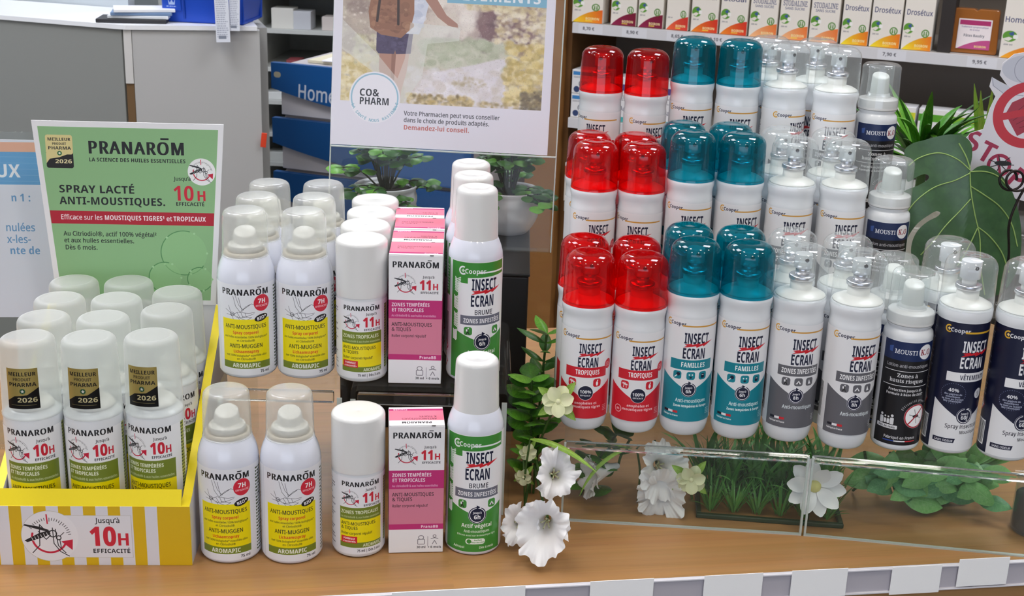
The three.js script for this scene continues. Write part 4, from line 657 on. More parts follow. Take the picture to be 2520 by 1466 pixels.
// leafy greenery under the right stand
{
  seed = 63;
  const t = thing('leafy_garland', 'mass of broad green artificial leaves inside the stand, right part', 'plant', [0.341, 0.004, -0.988]);
  for (let s = 0; s < 6; s++) part('stem', tube([V(-0.05 + s * 0.02, -0.0018, -0.03), V(-0.045 + s * 0.02, 0.02, -0.012), V(-0.048 + s * 0.021, 0.04, -0.018)], 0.0012, 10, 5), F.stem, t);
  for (let i = 0; i < 62; i++) {
    const x = rr(-0.036, 0.048), y = rr(0.008, 0.042), z = rr(-0.03, 0.006), a = rr(0, 6.28), up = Math.sin(a) * (y > 0.033 ? (Math.sin(a) > 0 ? 0.12 : 0.8) : y < 0.024 ? (Math.sin(a) > 0 ? 0.8 : -0.1) : 0.8);
    aim(part('leaf', i % 2 ? GEO.broad : GEO.broadS, i % 3 ? F.leafy : F.leafy2, t), V(x, y, z), V(Math.cos(a), up, 0.2 + 0.25 * rnd()), V(rr(-0.3, 0.3), rr(-0.9, -0.3), -0.8)).scale.setScalar(rr(0.8, 1.1));
  }
  for (let i = 0; i < 14; i++) { const s = i % 2 ? 1 : -1; aim(part('leaf', i % 3 ? GEO.broad : GEO.broadS, i % 4 ? F.leafy : F.leafy2, t), V(-0.034 + (i % 7) * 0.0125, 0.026 + 0.011 * Math.floor(i / 7) + rr(-0.002, 0.002), 0.008), V(s * rr(0.5, 0.9), i < 7 ? -0.2 : rr(-0.2, 0.2), 0.35), V(rr(-0.2, 0.2), -0.5, -0.85)).scale.setScalar(rr(0.75, 0.95)); }
  for (let i = 0; i < 7; i++) aim(part('leaf', leafGeo(rr(0.028, 0.042), 0.005, { droop: rr(0.5, 1.1), cup: 0.4, p: 0.7, n: 9 }), F.leafy, t), V(0.042, 0.034, -0.012), V(0.8, rr(-0.1, 0.4), rr(-0.2, 0.2)), V(0, 1, 0.3));
}
// jar with dark contents at the far end of the counter
{ const t = thing('glass_jar', 'glass jar with dark contents at the right end', 'jar', [0.4235, 0, -0.962]); part('glass', lathe([[0, 0.4], [18, 0.3], [19.5, 2], [19.5, 40], [18.8, 44], [19, 46]], 32), phys(0xe8ecec, 0.06, { transmission: 0.92 }), t); part('contents', lathe([[0, 2.5], [18, 2.5], [18.4, 4], [18.4, 30], [0, 31]], 28), std(0x2a2226, 0.5), t); }

// ---------------------------------------------------------------- spiky plant, large leaf, stop sign
{
  seed = 72;
  const t = thing('spiky_plant', 'bright green grass-like plant behind the black label bottles', 'plant', [0.424, 0, -1.385]);
  part('pot', lathe([[0, 0], [30, 0], [34, 4], [38, 170], [40, 176], [37, 178], [35, 170], [0, 170]], 40), std(0xd9d8d4, 0.4), t);
  const mats = [F.blade, F.blade, F.deep, F.box];
  for (let i = 0; i < 58; i++) { const a = rr(0, 6.28), l = rr(0.07, 0.105), e = rr(0.15, 1.6); aim(part('blade', leafGeo(l, rr(0.007, 0.011), { droop: rr(0.2, 1.3), cup: 0.5, p: 0.72, q: 0.7, n: 10, m: 2 }), mats[i % 4], t), V(0.006 * Math.cos(a), 0.203 + rr(0, 0.02), 0.006 * Math.sin(a)), V(Math.cos(a) * e, 1, Math.sin(a) * e), V(Math.cos(a), 0, Math.sin(a))); }
  part('stem', tube([V(0, 0.165, 0), V(0.002, 0.18, 0), V(0, 0.21, 0)], 0.005, 8, 6), F.stem, t);
  for (let i = 0; i < 5; i++) aim(part('blade', leafGeo(0.11, 0.009, { droop: 0.25, cup: 0.5, p: 0.72, n: 10, m: 2 }), F.lime, t), V(0.062, 0.19, 0.02), V(rr(-0.3, 0.35), 1, rr(-0.1, 0.2)), V(0, 0.2, 1));
}
{ // large split leaf: thin shape bent in depth, with raised veins
  const t = thing('monstera_leaf', 'large dark green split leaf with pale veins', 'leaf', [0.3911, 0.125, -1.138]);
  const px = [[640, 790], [648, 700], [640, 625], [600, 582], [520, 568], [430, 590], [360, 618], [285, 645], [240, 690], [262, 800], [270, 880], [330, 842], [372, 826], [398, 838], [392, 858], [330, 900], [252, 945], [230, 1060], [232, 1170], [277, 1282], [305, 1210], [350, 1130], [410, 1075], [455, 1048], [480, 1056], [468, 1076], [410, 1112], [360, 1165], [328, 1240], [324, 1330], [360, 1400], [450, 1490], [620, 1570], [800, 1590], [930, 1540], [1010, 1400], [1030, 1230], [1000, 1060], [930, 900], [850, 810], [760, 756], [690, 760]];
  const k = 0.1385 / 1000 * 0.985, to = ([x, y]) => P2((x - 640) * k, (790 - y) * k + 0.1262);
  const bend = (x, y) => -1.6 * x * x - 0.22 * (y - 0.1262) + 0.0012 * Math.sin(x * 110 + y * 60) - 0.005 * Math.abs(x) / 0.05;
  const rim = new THREE.CatmullRomCurve3(px.map((p) => { const v = to(p); return V(v.x, v.y, 0); }), true, 'centripetal').getPoints(px.length * 4).slice(0, -1), sh = new THREE.Shape(rim.map((p) => P2(p.x, p.y)));
  let g = new THREE.ShapeGeometry(sh, 1).toNonIndexed();
  for (let pass = 0; pass < 4; pass++) { const s = g.attributes.position.array, o = []; for (let i = 0; i < s.length; i += 9) { const A = s.slice(i, i + 3), B = s.slice(i + 3, i + 6), C = s.slice(i + 6, i + 9), mid = (p, q) => [(p[0] + q[0]) / 2, (p[1] + q[1]) / 2, 0], ab = mid(A, B), bc = mid(B, C), ca = mid(C, A); o.push(...A, ...ab, ...ca, ...ab, ...B, ...bc, ...ca, ...bc, ...C, ...ab, ...bc, ...ca); } g = new THREE.BufferGeometry(); g.setAttribute('position', new THREE.Float32BufferAttribute(o, 3)); }
  const p = g.attributes.position, uv = []; for (let i = 0; i < p.count; i++) { uv.push(p.getX(i) * 9 + 0.5, p.getY(i) * 9); p.setZ(i, bend(p.getX(i), p.getY(i))); }
  g.setAttribute('uv', new THREE.Float32BufferAttribute(uv, 2));
  const nrm = []; for (let i = 0; i < p.count; i++) { const x = p.getX(i), y = p.getY(i), e = 1e-4, dx = (bend(x + e, y) - bend(x - e, y)) / (2 * e), dy = (bend(x, y + e) - bend(x, y - e)) / (2 * e), n = V(-dx, -dy, 1).normalize(); nrm.push(n.x, n.y, n.z); } g.setAttribute('normal', new THREE.Float32BufferAttribute(nrm, 3));
  const bladeMap = tex(256, 256, (c) => { rect(c, 0, 0, 256, 256, '#3b5b38'); for (let i = 0; i < 500; i++) { c.globalAlpha = 0.1; disc(c, rr(0, 256), rr(0, 256), rr(2, 14), rnd() < 0.5 ? '#2b4829' : '#55774a'); } c.globalAlpha = 1; }); bladeMap.wrapS = bladeMap.wrapT = THREE.RepeatWrapping;
  part('blade', g, phys(0xffffff, 0.3, { map: bladeMap }), t);
  const vm = std(0x8fae62, 0.5);
  for (const v of [[[640, 790], [655, 900], [690, 1040], [740, 1200], [760, 1380], [800, 1560]], [[640, 800], [560, 850], [440, 900], [330, 990], [275, 1080]], [[640, 780], [560, 720], [450, 690], [330, 730], [270, 780]], [[640, 770], [610, 700], [560, 620]], [[650, 880], [740, 930], [860, 1010], [950, 1120], [1000, 1260]], [[660, 960], [600, 1040], [520, 1130], [450, 1230], [380, 1330]], [[715, 1130], [800, 1190], [890, 1290], [950, 1420]], [[720, 1140], [680, 1240], [620, 1350], [560, 1450]], [[640, 790], [740, 790], [830, 820], [900, 880]]])
    part('vein', tube(v.map((q) => { const a = to(q); return V(a.x, a.y, bend(a.x, a.y) + 0.0004); }), 0.0006, 20, 5), vm, t);
  part('stem', tube([V(0, 0.126, bend(0, 0.126) - 0.001), V(0.003, 0.1, -0.006), V(0.004, 0.05, -0.01), V(0.004, 0.0015, -0.01)], 0.0018, 16, 6), F.stem, t);
}
{
  const t = thing('stop_sign', 'white cut-out sign with a red stop ring and lettering', 'sign', [0.4395, 0.1254, -1.154], -8 * D2R);
  const sh = new THREE.Shape(); [[-26, 42], [-18, 50], [0, 54], [20, 52], [34, 40], [36, 10], [34, -20], [44, -30], [46, -60], [10, -74], [-12, -69], [-30, -61], [-47, -52], [-50, -27], [-44, -18], [-34, -14], [-31, 4], [-28, 14], [-34, 22], [-33, 30], [-27, 27], [-20, 24], [-27, 32]].forEach(([x, y], i) => i ? sh.lineTo(x / 1000, y / 1000) : sh.moveTo(x / 1000, y / 1000));
  const map = print(130, 140, 9, (c) => {
    rect(c, -65, 0, 130, 140, '#dcdae2'); c.save(); c.translate(0, 60);
    disc(c, -4, -38, 12, '#c3c6d2', 22); ring(c, -4, -38, 12, '#9497a8', 0.5); disc(c, 18, -42, 10, '#cfd1da', 14);
    poly(c, [[-33, -30], [-32, -23], [-22, -17], [-8, -16], [-20, -24], [-27, -27]], '#c9cbd6'); line(c, [[-33, -30], [-31, -23], [-22, -17], [-6, -16]], '#9497a8', 0.5);
    poly(c, [[-6, 18], [-18, 0], [-14, -10], [4, -20], [14, -8], [6, 10]], '#a33243'); for (let i = 0; i < 4; i++) line(c, [[-14 + i * 3, 2 + i * 3], [0 + i * 2, -12 + i * 6]], '#6e1f2c', 0.5);
    ring(c, 0, 0, 24, '#c0303c', 8); line(c, [[-22, 3], [22, -9]], '#c0303c', 6);
    [['S', -42, 33, 0.15], ['T', -31.5, 41, 0.4], ['P', -5, 61, 0.6]].forEach(([ch, x, y, q]) => tx(c, ch, x, y, 24, { bold: true, col: '#a02a4c', rot: q })); ring(c, -17, 44, 8.6, '#a02a4c', 2.8); line(c, [[-19, 36], [-15, 52]], '#a02a4c', 2.2);
    for (let i = 0; i < 7; i++) line(c, [[-16, 43], [-16 + 11 * Math.cos(i * 0.9), 43 + 8 * Math.sin(i * 0.9)]], '#222', 0.7); disc(c, -14, 42, 2.2, '#222', 7);
    c.restore();
  });
  const g = new THREE.ExtrudeGeometry(sh, { depth: 0.0012, bevelEnabled: false }); const uv = g.attributes.uv, p = g.attributes.position; for (let i = 0; i < p.count; i++) uv.setXY(i, p.getX(i) / 0.13 + 0.5, (p.getY(i) + 0.08) / 0.14);
  part('printed_card', g, [lab(map, 0.35), std(0xd8d8dc, 0.4)], t, [0, 0.1735, 0]).scale.setScalar(1.03);
  part('support_rod', tube([V(0.004, 0.13, -0.001), V(0.004, 0.06, -0.0015), V(0.004, 0.0012, -0.0015)], 0.001, 8, 5), std(0x6a6a6e, 0.4), t);
  const h = thing('wire_clip', 'dark curled wire card holder in front of the stop sign', 'holder', [0.416, 0.125, -1.106]), wire = std(0x2d2826, 0.35, { metalness: 0.7 });
  const sp = []; for (let i = 0; i <= 40; i++) { const a = i * 0.32; sp.push(V(-0.004 + 0.0085 * Math.cos(a) + 0.00025 * i, 0.127 + 0.0085 * Math.sin(a), 0.0001 * i)); }
  part('coil', tube(sp, 0.0011, 120, 6), wire, h); part('rod', tube([sp[40], V(0.007, 0.11, 0.003), V(0.003, 0.09, 0.003), V(0.008, 0.06, 0), V(0.008, 0.004, 0)], 0.0011, 40, 6), wire, h); part('foot', lathe([[0, 0.4], [9, 0.4], [9, 2], [0, 4]], 28), wire, h, [0.008, 0, 0]);
}

// ---------------------------------------------------------------- black box, sign holder, potted plants
{
  const b = thing('black_display_box', 'black box behind the risers carrying the potted plants', 'box', [-0.069, 0, -1.118]);
  part('body', rbox(0.166, 0.148, 0.165, 0.002), M.black, b, [0, 0.074, -0.0825]); part('top_panel', rbox(0.168, 0.003, 0.167, 0.0008), std(0x1d1b1a, 0.3), b, [0, 0.1495, -0.0825]);
}
{
  const poster = print(198, 282, 6.6, (c) => {
    seed = 90; rect(c, -99, 0, 198, 282, '#e4e3ee');
    c.save(); c.translate(0, 242); c.beginPath(); c.rect(-91, -230, 182, 230); c.clip();
    rect(c, -91, -230, 182, 230, '#c2b9a4');
    const main = c, low = document.createElement('canvas'); low.width = 164; low.height = 207; c = low.getContext('2d'); c.scale(0.9, 0.9); c.translate(91, 230); rect(c, -91, -230, 182, 230, '#c2b9a4');
    const blobs = (n, x0, x1, y0, y1, s0, s1, cols, al = 0.35) => { for (let i = 0; i < n; i++) { c.globalAlpha = Math.min(1, al * rr(0.5, 1.4)); const q = rr(s0, s1); disc(c, rr(x0, x1), rr(y0, y1), q, cols[Math.floor(rnd() * cols.length)], q * rr(0.8, 1.9)); } c.globalAlpha = 1; };
    blobs(260, -91, -40, -230, -44, 2, 9, ['#8f7d74', '#a3948a', '#7d6a62', '#b8aa9a']); blobs(90, -91, -58, -110, -50, 0.3, 0.8, ['#efe9df'], 0.8);
    blobs(300, -20, 91, -230, -60, 3, 9, ['#7d6663', '#94807a', '#6f5655', '#a8958a'], 0.5); blobs(420, -6, 80, -92, -50, 2, 6, ['#6e5355', '#5f4549', '#836765', '#7a5c5c'], 0.5);
    blobs(170, -14, 26, -110, -62, 3, 8, ['#e6ded2', '#f2ece2', '#cfc4b4'], 0.3);
    blobs(240, -20, 60, -58, -34, 1.5, 6, ['#b9c2a6', '#a6b391', '#cdd0bb', '#9aa583', '#d8d6c6'], 0.45);
    blobs(300, 46, 91, -100, -58, 0.8, 2.6, ['#d9cb9c', '#e9dfbc', '#bda777', '#efe8cf'], 0.6); blobs(160, 20, 60, -100, -86, 0.8, 2.6, ['#d9cb9c', '#e9dfbc', '#bda777'], 0.6);
    poly(c, [[-34, 0], [-26, -22], [-4, -30], [30, -38], [50, -44], [62, -44], [52, -34], [60, -20], [80, 0]], '#dcd8dc'); blobs(300, -30, 56, -32, -2, 1, 5, ['#e9e7ec', '#d6d0cc', '#f2f0f4', '#cbc3b6', '#dedbe2'], 0.45); blobs(40, 10, 40, -26, -18, 0.6, 1.6, ['#a99a72', '#b8ab88'], 0.5);
    blobs(420, 58, 91, -58, -4, 0.8, 3.2, ['#dcc878', '#e8d898', '#c4aa58', '#f0e6b8', '#b09a52'], 0.6); blobs(120, 72, 91, -16, 2, 0.6, 2.2, ['#6b5f44', '#857750', '#4f4636'], 0.6);
    blobs(260, -91, -66, -42, 0, 0.8, 3, ['#d9c88a', '#e8dcae', '#c6b068', '#efe6c4'], 0.6); blobs(120, -80, -58, -60, -34, 0.8, 2.6, ['#e2dfc6', '#b6b58c', '#cfc9a0'], 0.5);
    blobs(200, -30, 28, -9, 0, 0.5, 2, ['#b89f5c', '#8d7640', '#d2be82', '#6b5a34', '#e0d2a4'], 0.65); blobs(60, 20, 70, -5, 0, 0.6, 1.8, ['#a28c54', '#7d6a3e', '#cdb87c'], 0.5);
    main.imageSmoothingEnabled = true; main.imageSmoothingQuality = 'high'; main.drawImage(low, -91, -230, 182, 230); c = main;
    for (let i = 0; i < 9000; i++) { c.globalAlpha = 0.1; rect(c, rr(-91, 91), rr(-110, 0), rr(0.3, 0.9), rr(0.3, 0.9), rnd() < 0.5 ? '#fbf8f2' : '#4a3c34'); } c.globalAlpha = 1;
    // walker seen from behind with a brown backpack
    poly(c, [[-57, -46], [-43, -46], [-44, -28], [-46, -14], [-46, 4], [-52, 4], [-54, -16], [-57, -30]], '#a87a66'); poly(c, [[-43, -46], [-30, -46], [-32, -28], [-36, -12], [-38, 4], [-45, 4], [-44, -14], [-43, -28]], '#c29a88'); poly(c, [[-46, -46], [-42, -46], [-43, -20], [-46, -10]], '#8a5f4e');
    poly(c, [[-60, -66], [-60, -46], [-58, -43.5], [-44, -43.5], [-43, -47], [-42, -43.5], [-29, -44.5], [-27, -66]], '#3c3450'); blobs(60, -58, -30, -62, -46, 0.6, 2, ['#51486a', '#2d263e', '#463d5c'], 0.45);
    poly(c, [[-44, -62], [-22, -62], [-17, -76], [-12, -100], [-10, -140], [-44, -140]], '#ccd4e4'); blobs(40, -36, -20, -110, -64, 1, 3, ['#dfe5f0', '#b4bfd4'], 0.5);
    poly(c, [[-22, -112], [-14, -108], [-6, -92], [2, -80], [12, -73], [13, -69], [4, -71], [-6, -78], [-14, -88], [-22, -98]], '#a27664');
    poly(c, [[-62, -130], [-36, -132], [-28, -110], [-27, -80], [-30, -66], [-38, -58], [-56, -60], [-66, -66], [-68, -80], [-64, -104]], '#8d5f45'); blobs(150, -64, -32, -126, -64, 1, 4, ['#a17352', '#79503a', '#b08462', '#6d4531'], 0.5); poly(c, [[-60, -92], [-40, -92], [-38, -64], [-62, -66]], '#84573f'); blobs(60, -60, -40, -90, -67, 0.6, 2, ['#9c6c4e', '#6d4531'], 0.5);
    line(c, [[-57, -104], [-60, -72]], '#2c211d', 2.2); line(c, [[-42, -104], [-41, -70]], '#2c211d', 2.2); line(c, [[-62, -92], [-40, -92]], '#5a3a2a', 1);
    c.globalAlpha = 0.5; poly(c, [[-91, -72], [-60, -44], [-40, -22], [-34, -40], [-30, -72], [15, -70], [14, -58], [-14, -54], [-18, -24], [-34, 0], [-42, 0], [-52, -20], [-91, -46]], '#dde2dc'); c.globalAlpha = 1;
    c.globalAlpha = 0.16; rect(c, -91, -230, 182, 230, '#f2eff2'); c.globalAlpha = 1;
    rect(c, 2, -240, 89, 149, '#86b9d2'); tx(c, 'VÊTEMENTS', 46, -94, 13, { bold: true, col: '#e8eef4', fit: 80 });
    c.restore();
    disc(c, -60, 238, 23, '#ececf4'); ring(c, -60, 238, 21, '#9cc3d6', 1.3, 2.7, 6.8);
    tx(c, 'CO&', -74, 237, 9, { al: 'left', bold: true, col: '#33363c', fit: 18 }); tx(c, 'PHARM', -74, 244.6, 9, { al: 'left', bold: true, col: '#33363c', fit: 27.5 });
    'LA SANTÉ NOUS RASSEMBLE'.split('').forEach((ch, i) => { const a = 2.78 - i * 0.116; tx(c, ch, -60 + 22 * Math.cos(a), 238 + 22 * Math.sin(a), 3.6, { col: '#8fb9cc', bold: true, rot: a - PI / 2 }); });
    tx(c, 'Votre Pharmacien peut vous conseiller', -33, 252.6, 5.6, { al: 'left', col: '#3b3d46', fit: 87 }); tx(c, 'dans le choix de produits adaptés.', -33, 258.6, 5.6, { al: 'left', col: '#3b3d46', fit: 78 }); tx(c, 'Demandez-lui conseil.', -33, 265.4, 6, { al: 'left', bold: true, col: '#c1716c', fit: 60 });
  });
  const t = thing('sign_holder', 'clear acrylic holder standing on the black box', 'sign holder', [-0.0685, 0.1512, -1.188], 0, undefined), lean = -8 * D2R;
  const face = new THREE.Group(); face.name = 'face'; t.add(face); face.rotation.set(lean, 0, -0.018); face.position.set(0, 0.001, 0.004);
  part('front_sheet', rbox(0.205, 0.385, 0.0014, 0.0006), M.acrylic, face, [0, 0.1935, 0]); part('pocket_edge', rbox(0.205, 0.0016, 0.0024, 0.0006), M.acrylicEdge, face, [0, 0.0885, 0.0014]);
  for (const s of [-1, 1]) part('side_edge', rbox(0.0012, 0.385, 0.0018, 0.0004), M.acrylicEdge, face, [s * 0.1025, 0.1935, 0]);
  part('base_sheet', rbox(0.2, 0.0012, 0.012, 0.0004), M.acrylic, t, [0, 0.0006, -0.001]);
  const p = part('poster', rbox(0.197, 0.2806, 0.0004, 0.0001), [M.paper, M.paper, M.paper, M.paper, lab(poster, 0.4), M.paper], scene); p.name = 'poster';
  p.position.set(-0.0685, 0.1512 + 0.001 + Math.cos(lean) * 0.2305, -1.188 + 0.004 + Math.sin(lean) * 0.2305 + 0.0014); p.rotation.set(lean, 0, -0.018);
  tag(p, 'printed poster of a hiker with a brown backpack', 'poster');
}
function pottedPlant(label, x, z, n, sd) {
  seed = sd;
  const t = thing('potted_plant', label, 'plant', [x, 0.1512, z], 0, 'plants in white ribbed pots');
  part('pot', lathe([[0, 0], [16, 0], [19, 1], [23, 6], [27, 13], [27.6, 15], [28.6, 17], [29.6, 22], [29, 24], [30, 28], [30, 32], [28.6, 36], [28.8, 39], [30.4, 42], [29, 43], [27, 40], [26, 37], [0, 37]], 44), phys(0xe3e2e6, 0.3), t);
  part('soil', lathe([[0, 38.6], [14, 38.2], [26, 37.4]], 24), std(0x2a221a, 0.9), t);
  for (let s = 0; s < n; s++) {
    const a = s * 2.4 + rr(-0.3, 0.3), e = rr(0.014, 0.056), h = rr(0.03, 0.075) - (e > 0.036 ? rr(0.03, 0.065) : 0), q = new THREE.CatmullRomCurve3([V(0.004 * Math.cos(a), 0.037, 0.004 * Math.sin(a)), V(e * 0.6 * Math.cos(a), 0.045 + h * 0.7, e * 0.6 * Math.sin(a)), V(e * Math.cos(a), 0.04 + h, e * Math.sin(a))]);
    part('stem', new THREE.TubeGeometry(q, 10, 0.0009, 5), F.stemDark, t);
    for (let i = 0; i < 4; i++) for (const k of [0, PI]) { const u = 0.4 + 0.2 * i, b = i * 1.57 + k + a, side = V(Math.cos(b), 0.25, Math.sin(b)); aim(part('leaf', GEO.roundBig, rnd() < 0.35 ? F.box : rnd() < 0.5 ? F.boxDark : F.deep, t), q.getPoint(u), side, V(rr(-0.3, 0.3), -1, -0.4)).scale.setScalar(rr(0.5, 0.85)); }
  }
}
pottedPlant('round leaved plant in a white pot behind the pink cartons', -0.1245, -1.252, 22, 101);
pottedPlant('round leaved plant in a white pot behind the upper green cans', -0.0065, -1.252, 22, 102);

// ---------------------------------------------------------------- leaflet holder at the left edge
{
  const map = print(120, 150, 7, (c) => {
    rect(c, -60, 0, 120, 150, '#dfe3f0'); rect(c, -60, 2, 116, 9, '#e8b195'); rect(c, 48, 2, 8, 140, '#e8b9a4'); rect(c, -60, 10, 115, 27, '#5ea3d8'); for (let i = 0; i < 5; i++) rect(c, -60, 14 + i * 5, 115, 0.25, '#86bbe2');
    tx(c, 'UX', 20, 31, 15, { al: 'right', bold: true, col: '#eef2fa' });
    for (const [s, y, b, x] of [['n 1 :', 51, 1, 27], ['nulées', 76, 0, 29], ['x-les-', 86, 0, 25], ['nte de', 95.5, 1, 32]]) tx(c, s, x, y, 9, { al: 'right', bold: !!b, col: '#6a9ccb', sx: 0.9 });
  });
  const t = thing('leaflet_holder', 'blue and orange bordered leaflet in a clear stand, left edge', 'leaflet', [-0.4255, 0, -1.065], 6 * D2R);
  part('leaflet', rbox(0.12, 0.15, 0.0004, 0.0001), [M.paper, M.paper, M.paper, M.paper, lab(map, 0.45), M.paper], t, [0, 0.1895, 0], [-0.06, 0, 0]);
  part('sheet', rbox(0.125, 0.27, 0.0014, 0.0005), M.acrylic, t, [0, 0.136, 0.003], [-0.06, 0, 0]); part('foot', rbox(0.125, 0.0014, 0.06, 0.0005), M.acrylic, t, [0, 0.0008, -0.01]);
}

// ---------------------------------------------------------------- background, right: wooden shelves with remedy boxes
{
  const SA = -22.73 * D2R, ox = 0.0847, oz = -2.5468, cs = Math.cos(SA), sn = Math.sin(SA);
  const W = (x, z) => [ox + cs * x + sn * z, oz - sn * x + cs * z];
  const u = thing('shelf_unit', 'brown wooden shelf unit with white shelf fronts', 'shelf', [ox, 0, oz], SA);
  const lipM = std(0xd9d8da, 0.45), dk = std(0x8f857c, 0.7), shelfTop = std(0xb9b4ae, 0.5);
  const wp = box(0.066, 2.2, 0.3); part('side_panel', wp, M.woodPanel, u, [-0.041, FLOOR + 1.1, -0.15]); part('inner_panel', box(0.011, 2.2, 0.28), std(0x6d4a26, 0.5), u, [-0.0022, FLOOR + 1.1, -0.165]); part('side_panel', wp, M.woodPanel, u, [1.24, FLOOR + 1.1, -0.15]);
  part('back_panel', box(1.2, 2.2, 0.012), dk, u, [0.6, FLOOR + 1.1, -0.29]);
  const prices = print(1200, 19, 1.7, (c) => { rect(c, -600, 0, 1200, 19, '#d9d8da'); for (const [x, s] of [[24, '8,70 €'], [110, '8,90 €'], [196, '8,65 €'], [268, '9,10 €'], [574, '7,90 €'], [722, '9,95 €'], [830, '8,60 €']]) { rect(c, x - 600 - 12, 1, 48, 17, '#e2e2e6'); tx(c, s, x - 600 + 8, 12, 8.4, { bold: true, col: '#55535a' }); } });
  [0.46, 0.2, 0.0205, -0.145, -0.32, -0.5].forEach((y, i) => { part('shelf_board', box(1.2, 0.016, 0.27), shelfTop, u, [0.61, y - 0.008, -0.145]); part('price_strip', box(1.2, 0.019, 0.004), i === 1 ? [lipM, lipM, lipM, lipM, lab(prices, 0.4), lipM] : lipM, u, [0.61, y - 0.0092, -0.006]); });
  part('plinth', box(1.2, 0.08, 0.26), M.woodPanel, u, [0.6, FLOOR + 0.04, -0.14]);
  const remedy = (name, a, b, opt = {}) => print(52, 105, 6, (c) => {
    rect(c, -26, 0, 52, 105, '#ece5da'); const g = c.createLinearGradient(-20, 105, 26, 88); g.addColorStop(0, a); g.addColorStop(1, b); c.fillStyle = g; c.beginPath(); c.moveTo(-25, 105); c.quadraticCurveTo(-6, 84, 26, 80); c.lineTo(26, 105); c.fill();
    tx(c, name, 0, 46, 12.5, { fam: opt.fam ?? 'sans-serif', col: '#3a3f6c', fit: opt.fit ?? 44, bold: false }); if (opt.sub) tx(c, opt.sub, 0, 52.6, 6, { col: '#55587a', fit: 36 });
    if (!opt.plain) { disc(c, -16, 69, 9, '#5f9a33'); poly(c, [[-26, 74], [-17, 70], [-12, 72], [-17, 77]], '#ece5da'); rrect(c, -12, 66, 6, 7, 2, '#f4f2ec'); poly(c, [[-18, 64], [-12, 61], [-11, 67], [-15, 68]], '#3f5d94'); }
    disc(c, 14, 76, 7, '#e8e4d8'); ring(c, 14, 76, 6, '#5f8f3f', 2); for (const x of [12, 16]) { disc(c, x, 73.6, 1.2, '#5f8f3f'); rect(c, x - 1.2, 75, 2.4, 5, '#5f8f3f'); }
    tx(c, '200 ml', -17, 84, 3.6, { col: '#77757c', bold: true }); tx(c, 'BOIRON', 9, 99.5, 6.2, { col: '#f4e4a8', bold: true, fit: 24 }); rect(c, -3, 100.6, 12, 1.4, '#f2d94e');
  });
  const kinds = { cory: remedy('Coryzalia', '#f4cf1c', '#ea6a1e', { fit: 48 }), bur: remedy('Homéogène', '#8c1a48', '#7a1030'), stod: remedy('STODAL', '#ef6a3c', '#d2322a', { fam: 'serif', plain: 1, fit: 42 }), red: remedy('Stodal', '#f08a22', '#d8321f'), orange: remedy('STODALINE', '#f4bd8a', '#ef7c3a', { fam: 'serif', sub: 'SANS SUCRE', fit: 44 }), dro: remedy('Drosétux', '#f4dc2a', '#ee7d1c', { fit: 46 }), hom: remedy('Homéoplex', '#f2a922', '#e0601a', { fit: 50 }) };
  const cream = std(0xe6dfd4, 0.5), mats = Object.fromEntries(Object.entries(kinds).map(([k, m]) => [k, [cream, cream, cream, cream, lab(m, 0.42), cream]]));
  const list = [['cory', 0.0042, 0.0646, 'yellow and orange remedy box at the left end of the upper shelf'], ['bur', 0.0809, 0.1298, 'burgundy cornered remedy box beside the amber bottle'], ['bur', 0.134, 0.1813, 'burgundy cornered remedy box beside the narrow red one'], ['stod', 0.1878, 0.2291, 'narrow remedy box with a red corner and no green disc'], ['red', 0.2346, 0.2843, 'red and orange cornered remedy box, left one of two'], ['red', 0.2883, 0.3379, 'red and orange cornered remedy box, right one of two'], ['orange', 0.342, 0.3915, 'pale orange cornered remedy box, first of three'], ['orange', 0.3954, 0.4462, 'pale orange cornered remedy box, second of three'], ['orange', 0.4494, 0.4993, 'pale orange cornered remedy box, third of three'], ['dro', 0.5046, 0.5509, 'yellow orange cornered syrup box, first of three'], ['dro', 0.554, 0.6049, 'yellow orange cornered syrup box, second of three'], ['dro', 0.6079, 0.6572, 'yellow orange cornered syrup box, third of three'], ['hom', 0.7683, 0.835, 'orange topped remedy box at the right end of the upper shelf']];
  for (const [k, a, b, label] of list) { const [x, z] = W((a + b) / 2, -0.04), m = part(numbered('remedy_box'), rbox(b - a, 0.105, 0.05, 0.0008), mats[k], scene, [x, 0.2005 + 0.0525, z], [0, SA, 0]); tag(m, label, 'box', 'remedy boxes on the upper shelf'); }
  { const [x, z] = W(0.0722, -0.05), t = thing('amber_bottle', 'slim amber glass bottle between remedy boxes', 'bottle', [x, 0.2005, z], 0); part('body', lathe([[0, 0], [6, 0], [7, 1.5], [7, 62], [4, 72], [4, 80], [0, 80]], 24), phys(0x6a3c14, 0.15), t); part('cap', lathe([[0, 80], [5, 80], [5, 94], [0, 95]], 20), M.dark, t); }
  { const [x, z] = W(0.678, -0.05), m = part('dark_box', rbox(0.022, 0.1, 0.06, 0.0008), std(0x2a2422, 0.5), scene, [x, 0.2505, z], [0, SA, 0]); tag(m, 'dark narrow box between syrup box and amber case', 'box'); }
  { const [x, z] = W(0.723, -0.035), t = thing('amber_case', 'translucent amber plastic case with a pink label', 'case', [x, 0.2005, z], SA);
    const sh = new THREE.Shape(); sh.moveTo(-0.036, 0); sh.lineTo(0.036, 0); sh.quadraticCurveTo(0.0385, 0, 0.0385, 0.004); sh.lineTo(0.036, 0.068); sh.quadraticCurveTo(0.0355, 0.072, 0.031, 0.072); sh.lineTo(0.005, 0.072); sh.lineTo(0, 0.069); sh.lineTo(-0.005, 0.072); sh.lineTo(-0.031, 0.072); sh.quadraticCurveTo(-0.0355, 0.072, -0.036, 0.068); sh.lineTo(-0.0385, 0.004); sh.quadraticCurveTo(-0.0385, 0, -0.036, 0);
